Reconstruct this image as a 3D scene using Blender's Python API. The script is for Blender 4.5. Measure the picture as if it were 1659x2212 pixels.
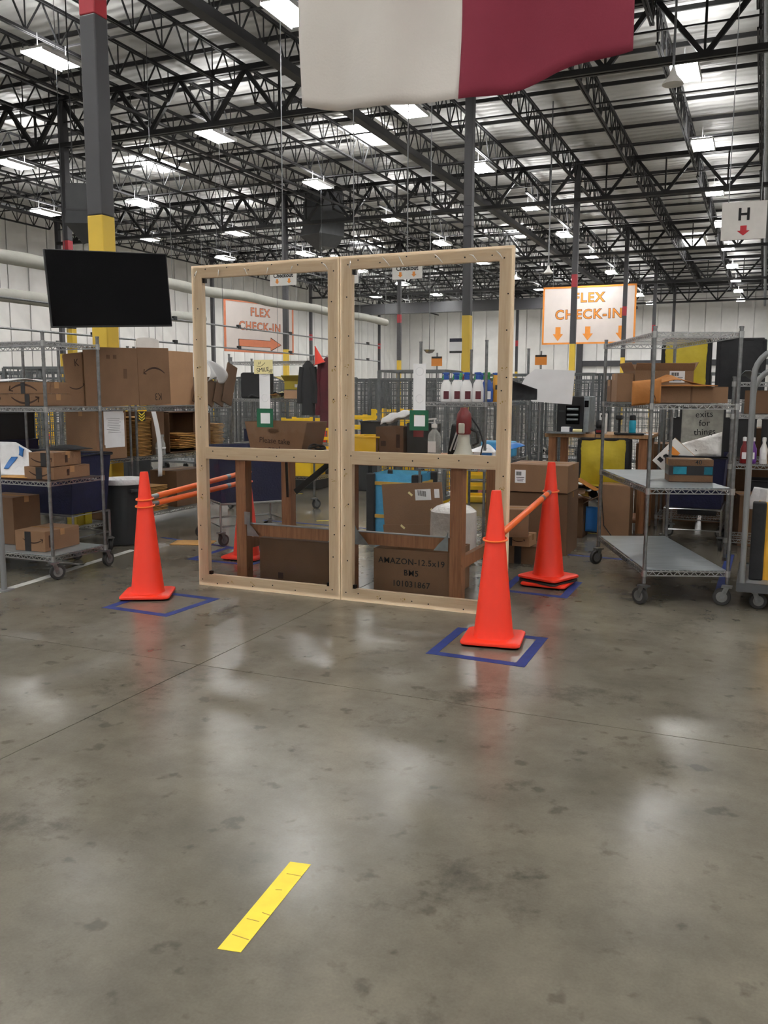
import bpy, math, random
from mathutils import Vector, Matrix, Euler
random.seed(7)
R = math.radians
sc = bpy.context.scene
for o in list(bpy.data.objects): bpy.data.objects.remove(o, do_unlink=True)
C = sc.collection
# ------------------------------------------------------------------ camera
cam = bpy.data.cameras.new('camera'); camo = bpy.data.objects.new('camera', cam); C.objects.link(camo)
cam.sensor_fit = 'VERTICAL'; cam.sensor_height = 36.0; cam.lens = 1879.0/2212.0*36.0
cam.clip_end = 400
camo.location = (0, 0, 1.469)
yaw, pitch, roll = R(23.36), R(7.72), R(0.2)
camo.matrix_world = Matrix.Translation(camo.location) @ Matrix.Rotation(yaw, 4, 'Z') @ Matrix.Rotation(R(90)-pitch, 4, 'X') @ Matrix.Rotation(roll, 4, 'Z')
sc.camera = camo
# ------------------------------------------------------------------ world, exposure
w = bpy.data.worlds.new('world'); sc.world = w; w.use_nodes = True
w.node_tree.nodes['Background'].inputs[0].default_value = (.8, .86, 1, 1)
w.node_tree.nodes['Background'].inputs[1].default_value = 0.25
sc.view_settings.view_transform = 'Standard'; sc.view_settings.look = 'None'
sc.view_settings.exposure = 0.55; sc.view_settings.gamma = 1.0
sc.view_settings.use_curve_mapping = False
sc.cycles.max_bounces = 5; sc.cycles.diffuse_bounces = 3; sc.cycles.glossy_bounces = 3; sc.cycles.transparent_max_bounces = 10
sc.cycles.use_light_tree = False; sc.cycles.use_adaptive_sampling = True; sc.cycles.adaptive_threshold = .1; sc.cycles.adaptive_min_samples = 16
LIGHT = 55.0      # strength of the ceiling lamps' lenses
UPLIGHT = 24.0    # glowing plane added on top of them to brighten the ceiling
SKY = 14.0        # skylight panels

# ------------------------------------------------------------------ materials
def lin(c):
    return tuple(((v/255)/12.92 if v/255 <= .04045 else ((v/255+.055)/1.055)**2.4) for v in c[:3]) + (1,)
MATS = {}
def mat(name, rgb, rough=.6, metal=0, var=.12, scale=6, bump=0, bscale=40, emit=0, spec=.5, stretch=None, coat=0, trans=0):
    if name in MATS: return MATS[name]
    m = bpy.data.materials.new(name); m.use_nodes = True; MATS[name] = m
    nt = m.node_tree; b = nt.nodes['Principled BSDF']
    N = nt.nodes.new; L = nt.links.new
    tc = N('ShaderNodeTexCoord'); src = tc.outputs['Object']
    if stretch:
        mp = N('ShaderNodeMapping'); mp.inputs['Scale'].default_value = stretch; L(src, mp.inputs[0]); src = mp.outputs[0]
    nz = N('ShaderNodeTexNoise'); nz.inputs['Scale'].default_value = scale; nz.inputs['Detail'].default_value = 3
    L(src, nz.inputs['Vector'])
    rp = N('ShaderNodeValToRGB'); c = lin(rgb)
    rp.color_ramp.elements[0].position = .3; rp.color_ramp.elements[1].position = .7
    rp.color_ramp.elements[0].color = tuple(v*(1-var) for v in c[:3])+(1,)
    rp.color_ramp.elements[1].color = tuple(min(1, v*(1+var)) for v in c[:3])+(1,)
    L(nz.outputs['Fac'], rp.inputs[0]); L(rp.outputs[0], b.inputs['Base Color'])
    b.inputs['Roughness'].default_value = rough; b.inputs['Metallic'].default_value = metal
    b.inputs['Specular IOR Level'].default_value = spec
    b.inputs['Coat Weight'].default_value = coat
    if bump:
        n2 = N('ShaderNodeTexNoise'); n2.inputs['Scale'].default_value = bscale; n2.inputs['Detail'].default_value = 3
        L(src, n2.inputs['Vector'])
        bp = N('ShaderNodeBump'); bp.inputs['Strength'].default_value = bump; bp.inputs['Distance'].default_value = .02
        L(n2.outputs['Fac'], bp.inputs['Height']); L(bp.outputs[0], b.inputs['Normal'])
    if emit:
        b.inputs['Emission Color'].default_value = (1, .985, .96, 1); b.inputs['Emission Strength'].default_value = emit
    return m

def floor_material():
    m = bpy.data.materials.new('polished_concrete'); m.use_nodes = True; nt = m.node_tree; b = nt.nodes['Principled BSDF']
    N = nt.nodes.new; L = nt.links.new
    g = N('ShaderNodeNewGeometry'); P = g.outputs['Position']
    def noise(s, d=6, ro=.6, off=(0, 0, 0)):
        mp = N('ShaderNodeMapping'); mp.inputs['Location'].default_value = off; L(P, mp.inputs[0])
        n = N('ShaderNodeTexNoise'); n.inputs['Scale'].default_value = s; n.inputs['Detail'].default_value = d; n.inputs['Roughness'].default_value = ro
        L(mp.outputs[0], n.inputs['Vector']); return n.outputs['Fac']
    def ramp(f, p0, c0, p1, c1):
        r = N('ShaderNodeValToRGB'); r.color_ramp.elements[0].position = p0; r.color_ramp.elements[1].position = p1
        r.color_ramp.elements[0].color = c0; r.color_ramp.elements[1].color = c1; L(f, r.inputs[0]); return r.outputs[0]
    def mul(a, c, f=1):
        x = N('ShaderNodeMix'); x.data_type = 'RGBA'; x.blend_type = 'MULTIPLY'; x.inputs[0].default_value = f
        L(a, x.inputs[6]); L(c, x.inputs[7]); return x.outputs[2]
    g1 = lambda v: (v, v, v, 1)
    base = ramp(noise(.7), .35, lin((108, 103, 91)), .68, lin((126, 120, 107)))
    base = mul(base, ramp(noise(2.6, 6, .7, (3, 1, 0)), .32, g1(.74), .6, g1(1.04)))
    base = mul(base, ramp(noise(9, 4, .5, (7, 2, 0)), .3, g1(.66), .38, g1(1)))       # dark spots
    base = mul(base, ramp(noise(1.6, 7, .75, (11, 5, 0)), .33, g1(.62), .44, g1(1)))      # stains
    base = mul(base, ramp(noise(120, 2, .5), .3, g1(.9), .7, g1(1.0)))
    L(base, b.inputs['Base Color'])
    rr = N('ShaderNodeMapRange'); rr.inputs[1].default_value = .3; rr.inputs[2].default_value = .7; rr.inputs[3].default_value = .24; rr.inputs[4].default_value = .267
    L(noise(1.3, 2, .5, (2, 9, 0)), rr.inputs[0]); L(rr.outputs[0], b.inputs['Roughness'])
    b.inputs['Specular IOR Level'].default_value = .42
    bp = N('ShaderNodeBump'); bp.inputs['Strength'].default_value = .04; bp.inputs['Distance'].default_value = .01
    L(noise(14, 3), bp.inputs['Height']); L(bp.outputs[0], b.inputs['Normal'])
    return m
def foil_material(name, rgb, rough, wscale, wdir, metal, dist=.05, strength=.5):
    m = mat(name, rgb, rough, metal, .08, .8)
    nt = m.node_tree; b = nt.nodes['Principled BSDF']; N = nt.nodes.new; L = nt.links.new
    g = N('ShaderNodeNewGeometry')
    wv = N('ShaderNodeTexWave'); wv.bands_direction = wdir; wv.inputs['Scale'].default_value = wscale
    wv.inputs['Distortion'].default_value = 3.5; wv.inputs['Detail'].default_value = 3; wv.inputs['Detail Scale'].default_value = 1.2
    L(g.outputs['Position'], wv.inputs['Vector'])
    bp = N('ShaderNodeBump'); bp.inputs['Strength'].default_value = strength; bp.inputs['Distance'].default_value = dist
    L(wv.outputs['Fac'], bp.inputs['Height']); L(bp.outputs[0], b.inputs['Normal'])
    return m
def plastic_sheet_material():
    m = bpy.data.materials.new('clear_plastic_sheet'); m.use_nodes = True; nt = m.node_tree; nt.nodes.clear()
    N = nt.nodes.new; L = nt.links.new
    out = N('ShaderNodeOutputMaterial'); mx = N('ShaderNodeMixShader'); tr = N('ShaderNodeBsdfTransparent'); gl = N('ShaderNodeBsdfGlossy')
    tr.inputs[0].default_value = (.95, .955, .95, 1); gl.inputs['Roughness'].default_value = .04
    fr = N('ShaderNodeFresnel'); fr.inputs['IOR'].default_value = 1.4
    tc = N('ShaderNodeTexCoord'); nz = N('ShaderNodeTexNoise'); nz.inputs['Scale'].default_value = 5; nz.inputs['Detail'].default_value = 2
    mp = N('ShaderNodeMapping'); mp.inputs['Scale'].default_value = (1.2, 1, .6); L(tc.outputs['Object'], mp.inputs[0]); L(mp.outputs[0], nz.inputs['Vector'])
    bp = N('ShaderNodeBump'); bp.inputs['Strength'].default_value = .35; bp.inputs['Distance'].default_value = .02
    L(nz.outputs['Fac'], bp.inputs['Height']); L(bp.outputs[0], gl.inputs['Normal']); L(bp.outputs[0], fr.inputs['Normal'])
    L(fr.outputs[0], mx.inputs[0]); L(tr.outputs[0], mx.inputs[1]); L(gl.outputs[0], mx.inputs[2]); L(mx.outputs[0], out.inputs[0])
    return m
def wood_material(name, a, c, scale=2.2):
    m = mat(name, a, .65, 0, .05, 3)
    nt = m.node_tree; b = nt.nodes['Principled BSDF']; N = nt.nodes.new; L = nt.links.new
    tc = N('ShaderNodeTexCoord'); mp = N('ShaderNodeMapping'); mp.inputs['Scale'].default_value = (30, 30, 2.0); L(tc.outputs['Object'], mp.inputs[0])
    nz = N('ShaderNodeTexNoise'); nz.inputs['Scale'].default_value = scale; nz.inputs['Detail'].default_value = 6; nz.inputs['Distortion'].default_value = .6
    L(mp.outputs[0], nz.inputs['Vector'])
    r = N('ShaderNodeValToRGB'); r.color_ramp.elements[0].position = .25; r.color_ramp.elements[1].position = .6
    r.color_ramp.elements[0].color = lin(c); r.color_ramp.elements[1].color = lin(a)
    n2 = N('ShaderNodeTexNoise'); n2.inputs['Scale'].default_value = 14; n2.inputs['Detail'].default_value = 2; L(tc.outputs['Object'], n2.inputs['Vector'])
    r2 = N('ShaderNodeValToRGB'); r2.color_ramp.elements[0].position = .22; r2.color_ramp.elements[1].position = .3
    r2.color_ramp.elements[0].color = (.55, .42, .3, 1); r2.color_ramp.elements[1].color = (1, 1, 1, 1); L(n2.outputs['Fac'], r2.inputs[0])
    x = N('ShaderNodeMix'); x.data_type = 'RGBA'; x.blend_type = 'MULTIPLY'; x.inputs[0].default_value = 1
    L(nz.outputs['Fac'], r.inputs[0]); L(r.outputs[0], x.inputs[6]); L(r2.outputs[0], x.inputs[7]); L(x.outputs[2], b.inputs['Base Color'])
    return m
def clear_material(name, tint, ior=1.3):
    m = bpy.data.materials.new(name); m.use_nodes = True; nt = m.node_tree; nt.nodes.clear(); MATS[name] = m
    N = nt.nodes.new; L = nt.links.new
    out = N('ShaderNodeOutputMaterial'); mx = N('ShaderNodeMixShader'); tr = N('ShaderNodeBsdfTransparent'); gl = N('ShaderNodeBsdfPrincipled')
    tr.inputs[0].default_value = tint; gl.inputs['Roughness'].default_value = .12; gl.inputs['Base Color'].default_value = (.8, .82, .82, 1)
    nz = N('ShaderNodeTexNoise'); nz.inputs['Scale'].default_value = 30
    mr = N('ShaderNodeMapRange'); mr.inputs[3].default_value = .2; mr.inputs[4].default_value = .42
    L(nz.outputs['Fac'], mr.inputs[0]); L(mr.outputs[0], mx.inputs[0]); L(tr.outputs[0], mx.inputs[1]); L(gl.outputs[0], mx.inputs[2]); L(mx.outputs[0], out.inputs[0])
    return m

FLOOR = floor_material()
SHEET = plastic_sheet_material()
PINE = wood_material('pale_pine_lumber', (248, 224, 192), (236, 206, 168))
OLDWOOD = wood_material('brown_old_lumber', (166, 114, 76), (130, 86, 56))
PLYWOOD = wood_material('tan_plywood', (180, 140, 98), (158, 120, 82))
CEIL = foil_material('white_roof_foil', (196, 196, 194), .38, .9, 'Y', .0, .08, .45)
WALLM = foil_material('white_foil_wall_panel', (243, 242, 240), .4, .35, 'Z', .0, .05, .35)
STEEL = mat('dark_roof_steel', (40, 40, 42), .55, .2, .15, 3)
STEEL2 = mat('dark_girder_steel', (36, 36, 38), .5, .2, .15, 3)
COLG = mat('dark_grey_column_paint', (68, 68, 72), .5, 0, .08, 2)
YELP = mat('yellow_column_paint', (226, 190, 66), .45, 0, .08, 2)
REDP = mat('red_band_paint', (172, 44, 56), .45, 0, .08, 4)
LENS = mat('ceiling_lamp_lens', (255, 255, 255), .4, 0, .02, 2, emit=LIGHT)
UPL = mat('ceiling_lamp_added_uplight', (255, 255, 255), .4, 0, .02, 2, emit=UPLIGHT)
SKYL = mat('skylight_panel', (255, 255, 255), .4, 0, .02, 2, emit=SKY)
LAMPB = mat('lamp_housing_white', (220, 220, 220), .4, .2, .05)
WHITEP = mat('white_paint', (232, 230, 226), .5, 0, .05)
CHROME = mat('chrome_wire', (176, 178, 180), .28, .95, .1, 20)
POSTM = mat('zinc_post', (128, 130, 132), .36, .85, .2, 30)
GALV = mat('galvanised_bracket', (150, 158, 162), .42, .8, .2, 14)
CAGE = mat('grey_cage_wire', (112, 116, 118), .45, .6, .2, 12)
TUBEG = mat('grey_tube_paint', (128, 130, 132), .45, .2, .1, 6)
LINER = mat('grey_shelf_liner', (150, 158, 162), .33, .35, .2, 5, stretch=(1, 9, 1))
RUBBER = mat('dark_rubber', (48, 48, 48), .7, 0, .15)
HUBM = mat('grey_wheel_hub', (126, 126, 126), .5, .3, .1)
ORANGE = mat('orange_cone_plastic', (255, 58, 32), .42, 0, .07, 3)
ORANGE2 = mat('orange_bar_plastic', (255, 112, 40), .4, 0, .06, 8)
CARD = mat('brown_cardboard', (134, 102, 75), .8, 0, .07, 5, .15, 90)
CARD2 = mat('dark_cardboard', (106, 78, 55), .8, 0, .09, 5, .15, 90)
CARD3 = mat('light_cardboard', (190, 150, 114), .8, 0, .06, 4, .15, 90)
INK = mat('dark_brown_print', (62, 40, 28), .8, 0, .1)
BLACKT = mat('black_packing_tape', (30, 30, 34), .35, 0, .2, 20)
CTAPE = mat('tan_packing_tape', (178, 138, 98), .25, 0, .05)
PAPER = mat('white_paper', (232, 232, 234), .7, 0, .04)
KRAFT = mat('kraft_envelope', (196, 148, 82), .7, 0, .09, 8, .3, 30)
KRAFT2 = mat('orange_kraft_mailer', (172, 112, 52), .7, 0, .1, 8, .35, 14)
BLUET = mat('blue_floor_tape', (30, 52, 122), .7, 0, .15, 14)
YELT = mat('yellow_floor_tape', (252, 222, 70), .5, 0, .06, 16)
WHT = mat('white_floor_line', (190, 190, 186), .6, 0, .15, 10)
NAVY = mat('navy_canvas', (17, 21, 56), .75, 0, .2, 14, .2, 60)
NAVYP = mat('navy_plastic', (16, 20, 50), .4, 0, .15, 6)
BLACKP = mat('black_plastic', (26, 27, 30), .42, 0, .2, 6)
BLACKF = mat('black_fabric', (34, 35, 38), .85, 0, .2, 10, .3, 20)
SCREEN = mat('black_screen_glass', (6, 6, 9), .2, 0, .1, spec=.12)
GREYP = mat('grey_trash_plastic', (54, 57, 60), .55, 0, .1, 6)
DGREY = mat('dark_grey_metal_box', (78, 80, 83), .5, .2, .1, 4)
GREEN = mat('dark_green_card', (16, 92, 62), .6, 0, .1)
NOTE = mat('pale_yellow_note', (234, 222, 166), .7, 0, .06)
SIGNW = mat('white_sign_board', (226, 216, 212), .5, 0, .03, 2)
SIGNO = mat('orange_sign_print', (238, 150, 62), .55, 0, .05)
SIGNP = mat('coral_sign_print', (226, 134, 96), .55, 0, .05)
SIGNR = mat('red_sign_print', (206, 50, 62), .55, 0, .05)
BLKPR = mat('black_print', (24, 24, 26), .6, 0, .1)
DUCTM = mat('pale_fabric_duct', (176, 176, 168), .8, 0, .08, 1.4, .3, 6)
FLAGW = mat('white_flag_cloth', (214, 208, 202), .85, 0, .04, 2, .1, 60)
FLAGR = mat('maroon_flag_cloth', (138, 46, 66), .85, 0, .06, 2, .1, 60)
YBAG = mat('yellow_bag_fabric', (186, 166, 36), .55, 0, .12, 5, .6, 7)
OBAG = mat('amber_tote_fabric', (240, 178, 52), .6, 0, .1, 5, .6, 9)
BBAG = mat('blue_tote_fabric', (70, 158, 206), .55, 0, .12, 6, .6, 14)
STRAP = mat('mustard_strap', (196, 158, 70), .7, 0, .1)
YPL = mat('yellow_plastic_bin', (250, 206, 34), .4, 0, .06)
POLY = mat('white_poly_film', (226, 226, 228), .3, 0, .08, 9, .6, 18)
BLUEP = mat('blue_print', (46, 116, 190), .4, 0, .1)
CLEAR = clear_material('clear_bottle_plastic', (.86, .89, .89, 1))
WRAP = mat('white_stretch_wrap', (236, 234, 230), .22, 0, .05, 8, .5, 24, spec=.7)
REDPL = mat('red_plastic', (120, 20, 26), .35, 0, .1)
HORN = mat('pale_grey_horn', (196, 196, 184), .35, 0, .08)
MAROON = mat('maroon_cloth', (92, 22, 36), .85, 0, .2, 9, .5, 10)
TEAL = mat('teal_bottle', (40, 158, 186), .35, 0, .1)
GOLDP = mat('golden_pouch', (236, 168, 54), .35, 0, .08)
BOTW = mat('white_bottle_plastic', (234, 234, 234), .35, 0, .03)
BOTB = mat('blue_bottle_plastic', (36, 84, 170), .35, 0, .1)
BOTG = mat('green_bottle_plastic', (60, 160, 92), .35, 0, .1)
PINKB = mat('pink_plastic_bag', (228, 206, 212), .35, 0, .06, 8, .5, 14)
PURP = mat('purple_plastic', (104, 52, 140), .4, 0, .1)
KNOT = mat('screw_head', (34, 28, 24), .5, .5, .1)
HAIR = mat('crack_dark', (40, 38, 34), .9, 0, .1)

# ------------------------------------------------------------------ helpers
class MB:
    def __init__(s): s.v = []; s.f = []
    def add(s, vs, fs):
        n = len(s.v); s.v += [tuple(v) for v in vs]; s.f += [tuple(i+n for i in f) for f in fs]; return s
    def box(s, c, d, rz=0, rx=0, ry=0, taper=1.0):
        m = Euler((rx, ry, rz)).to_matrix(); c = Vector(c); vs = []
        for z in (-1, 1):
            t = taper if z < 0 else 1
            for x, y in ((-1, -1), (1, -1), (1, 1), (-1, 1)):
                vs.append(c + m @ Vector((x*d[0]/2*t, y*d[1]/2*t, z*d[2]/2)))
        return s.add(vs, [(3, 2, 1, 0), (4, 5, 6, 7), (0, 1, 5, 4), (1, 2, 6, 5), (2, 3, 7, 6), (3, 0, 4, 7)])
    def bar(s, p, q, w, h=None):
        h = h or w; p = Vector(p); q = Vector(q); d = (q-p).normalized()
        up = Vector((0, 0, 1)) if abs(d.z) < .95 else Vector((0, 1, 0))
        a = d.cross(up).normalized(); b = a.cross(d)
        vs = [e+a*sx*w/2+b*sy*h/2 for e in (p, q) for sx, sy in ((-1, -1), (1, -1), (1, 1), (-1, 1))]
        return s.add(vs, [(0, 1, 2, 3), (7, 6, 5, 4), (4, 5, 1, 0), (5, 6, 2, 1), (6, 7, 3, 2), (7, 4, 0, 3)])
    def tube(s, pts, r, n=8, closed=False):
        pts = [Vector(p) for p in pts]; k = len(pts); vs = []; fs = []; pa = None
        for i, p in enumerate(pts):
            a0 = pts[i-1] if (i or closed) else p; a1 = pts[(i+1) % k] if (i < k-1 or closed) else p
            d = (a1-a0).normalized()
            if pa is None:
                up = Vector((0, 0, 1)) if abs(d.z) < .9 else Vector((0, 1, 0)); a = d.cross(up).normalized()
            else: a = (pa - d*pa.dot(d)).normalized()
            pa = a; b = a.cross(d); rr = r[i] if isinstance(r, (list, tuple)) else r
            for j in range(n):
                t = 2*math.pi*j/n; vs.append(p+(a*math.cos(t)+b*math.sin(t))*rr)
        for i in range(k if closed else k-1):
            i2 = (i+1) % k
            for j in range(n): fs.append((i*n+j, i*n+(j+1) % n, i2*n+(j+1) % n, i2*n+j))
        if not closed: fs += [tuple(range(n))[::-1], tuple((k-1)*n+j for j in range(n))]
        return s.add(vs, fs)
    def lathe(s, prof, n=24, c=(0, 0, 0), sx=1, sy=1, rot=None):
        vs = []; fs = []; k = len(prof); c = Vector(c); m = rot.to_matrix() if rot else Matrix.Identity(3)
        for r, z in prof:
            for j in range(n):
                t = 2*math.pi*j/n; vs.append(c+m @ Vector((r*math.cos(t)*sx, r*math.sin(t)*sy, z)))
        for i in range(k-1):
            for j in range(n): fs.append((i*n+j, i*n+(j+1) % n, (i+1)*n+(j+1) % n, (i+1)*n+j))
        fs += [tuple(range(n))[::-1], tuple((k-1)*n+j for j in range(n))]
        return s.add(vs, fs)
    def prism(s, poly, t, M=None):   # poly in local xz plane, thickness t along +y
        n = len(poly); vs = [Vector((x, 0, z)) for x, z in poly]+[Vector((x, t, z)) for x, z in poly]
        if M is not None: vs = [M @ v for v in vs]
        fs = [tuple(range(n)), tuple(range(2*n-1, n-1, -1))]+[(i, i+n, (i+1) % n+n, (i+1) % n) for i in range(n)]
        return s.add(vs, fs)
    def grid(s, fn, nu, nv, thick=0):
        vs = [fn(i/nu, j/nv) for j in range(nv+1) for i in range(nu+1)]
        fs = [(j*(nu+1)+i, j*(nu+1)+i+1, (j+1)*(nu+1)+i+1, (j+1)*(nu+1)+i) for j in range(nv) for i in range(nu)]
        return s.add(vs, fs)
    def build(s, name, m, parent=None, smooth=False, loc=None, rz=0, thick=0, bevel=0, sub=0):
        me = bpy.data.meshes.new(name); me.from_pydata(s.v, [], s.f); me.update()
        me.materials.append(m)
        if smooth:
            for p in me.polygons: p.use_smooth = True
            try: me.set_sharp_from_angle(angle=R(40))
            except Exception: pass
        o = bpy.data.objects.new(name, me); C.objects.link(o)
        if parent: o.parent = parent
        if loc: o.location = loc
        o.rotation_euler[2] = rz
        if thick: md = o.modifiers.new('t', 'SOLIDIFY'); md.thickness = thick; md.offset = 0
        if bevel: md = o.modifiers.new('b', 'BEVEL'); md.width = bevel; md.segments = 2; md.limit_method = 'ANGLE'
        if sub: md = o.modifiers.new('s', 'SUBSURF'); md.levels = sub; md.render_levels = sub
        return o
def tag(o, label, cat, group=None, kind=None):
    o['label'] = label; o['category'] = cat
    if group: o['group'] = group
    if kind: o['kind'] = kind
    return o
def T(name, label, cat, loc=(0, 0, 0), rz=0, group=None):
    o = bpy.data.objects.new(name, None); o.empty_display_size = .1; C.objects.link(o)
    o.location = loc; o.rotation_euler = (0, 0, rz)
    return tag(o, label, cat, group)
def copy_tree(o, loc=None, rz=None, label=None, parent=None, group=None):
    c = o.copy(); C.objects.link(c); c.parent = parent
    if loc is not None: c.location = loc
    if rz is not None: c.rotation_euler = (0, 0, rz)
    if label: c['label'] = label
    if group: c['group'] = group
    for ch in list(o.children): copy_tree(ch, parent=c)
    return c
def struct(o): o['kind'] = 'structure'; return o
def text(parent, s, size, loc, m, rz=0, name='lettering', rx=R(90), extrude=.0008, offset=0, ry=0, font_sx=1.0, spacing=1.0, chars=1.0):
    cu = bpy.data.curves.new(name, 'FONT'); cu.body = s; cu.size = size; cu.align_x = 'CENTER'; cu.align_y = 'CENTER'
    cu.extrude = extrude; cu.offset = offset; cu.resolution_u = 3; cu.space_line = spacing; cu.space_character = chars
    t = bpy.data.objects.new('t', cu)
    me = bpy.data.meshes.new_from_object(t); me.name = name
    bpy.data.objects.remove(t); bpy.data.curves.remove(cu)
    me.materials.clear(); me.materials.append(m)
    o = bpy.data.objects.new(name, me); C.objects.link(o); o.parent = parent
    o.location = loc; o.rotation_euler = (rx, ry, rz); o.scale = (font_sx, 1, 1)
    return o
def smile_mb(wd, flip=1, t=.0012):
    """curved arrow mark, wd wide, in the xz plane, centred"""
    b = MB(); n = 14; pts = []
    for i in range(n+1):
        u = i/n; x = (u-.5)*wd; z = flip*(wd*.16*((2*u-1)**2)-wd*.08); th = wd*(.012+.045*math.sin(math.pi*min(1, u*.8+.12)))
        pts.append((x, z, th))
    poly = [(x, z+th/2) for x, z, th in pts]+[(x, z-th/2) for x, z, th in reversed(pts)]
    if flip < 0: poly = poly[::-1]
    for i in range(n):
        (x0, z0, t0), (x1, z1, t1) = pts[i], pts[i+1]
        b.prism([(x0, z0-t0/2), (x1, z1-t1/2), (x1, z1+t1/2), (x0, z0+t0/2)], t)
    xe, ze = pts[-1][0], pts[-1][1]; k = wd*.035
    b.bar((xe, t/2, ze), (xe-wd*.13, t/2, ze+flip*wd*.015), t, k)
    b.bar((xe, t/2, ze), (xe-wd*.035, t/2, ze-flip*wd*.13), t, k)
    return b
def smile(parent, loc, wd, rz=0, flip=1, m=None, mirror=False, ry=0):
    o = smile_mb(wd, flip).build('arrow_mark', m or INK, parent); o.location = loc; o.rotation_euler = (0, ry, rz)
    if mirror: o.scale = (-1, 1, 1)
    return o

# ---- generic things
def caster(parent, x, y, ztop, r=.062, yaw_=0.6):
    off = .03; cx, cy = x+off*math.cos(yaw_), y+off*math.sin(yaw_)
    b = MB().tube([(x, y, ztop), (x, y, ztop-.03)], .014, 8)
    d = Vector((math.cos(yaw_), math.sin(yaw_), 0)); a = Vector((-d.y, d.x, 0))
    b.box((x, y, r*2+.012), (.07, .06, .012), yaw_)
    for s in (-1, 1): b.bar(Vector((x, y, r*2+.01))+a*s*.024, Vector((cx, cy, r-.008))+a*s*.024, .006, .032)
    b.tube([Vector((cx, cy, r))-a*.03, Vector((cx, cy, r))+a*.03], .008, 8)
    o = b.build('caster', POSTM, parent)
    q = a.to_track_quat('Z', 'Y').to_euler()
    MB().lathe([(r*.6, -.016), (r*.94, -.016), (r, -.009), (r, .009), (r*.94, .016), (r*.6, .016)], 20, (cx, cy, r), rot=q).build('wheel', RUBBER, o, True)
    MB().lathe([(r*.2, -.019), (r*.62, -.0175), (r*.62, .0175), (r*.2, .019)], 16, (cx, cy, r), rot=q).build('wheel_hub', HUBM, o, True)
    return o
def truss_rim(b, p, q, h=.03, w=.006, pitch_=.055):
    p = Vector(p); q = Vector(q); L = (q-p).length; n = max(2, int(L/pitch_))
    b.bar(p, q, w*1.2); b.bar(p-Vector((0, 0, h)), q-Vector((0, 0, h)), w*1.2)
    for i in range(n):
        a = p.lerp(q, i/n); c = p.lerp(q, (i+1)/n); m_ = p.lerp(q, (i+.5)/n)-Vector((0, 0, h))
        b.bar(a, m_, w*.8); b.bar(m_, c, w*.8)
def wire_rack(name, label, L, D, H, shelves, loc, rz, casters=True, liner=(), cat='shelf cart', pitch_=.03, group=None, yaw_=.6):
    t = T(name, label, cat, loc, rz, group)
    z0 = .165 if casters else .02
    for i, (x, y) in enumerate(((0, 0), (L, 0), (L, D), (0, D))):
        b = MB().tube([(x, y, z0), (x, y, H)], .0135, 10)
        for k in range(int((H-z0)/.1)): b.tube([(x, y, z0+.06+k*.1), (x, y, z0+.066+k*.1)], .0145, 8)
        b.tube([(x, y, H), (x, y, H+.012)], .016, 10); b.build('post', POSTM, t, True)
        if casters: caster(t, x, y, z0+.02, yaw_=yaw_+i*.5)
        else: MB().tube([(x, y, 0), (x, y, .03)], .02, 10).build('foot', RUBBER, t)
    for k, z in enumerate(shelves):
        b = MB()
        for p, q in (((0, 0), (L, 0)), ((L, 0), (L, D)), ((L, D), (0, D)), ((0, D), (0, 0))): truss_rim(b, p+(z,), q+(z,))
        n = int(L/pitch_)
        for i in range(1, n): b.bar((L*i/n, 0, z+.003), (L*i/n, D, z+.003), .0035)
        for y in (D*.33, D*.66): b.bar((0, y, z-.004), (L, y, z-.004), .006)
        for x, y in ((0, 0), (L, 0), (L, D), (0, D)): b.tube([(x, y, z-.035), (x, y, z+.008)], .019, 10)
        s = b.build('wire_shelf', CHROME, t)
        if k in liner: MB().box((L/2, D/2, z+.009), (L-.02, D-.02, .006)).build('shelf_liner', LINER, s)
    return t
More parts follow.
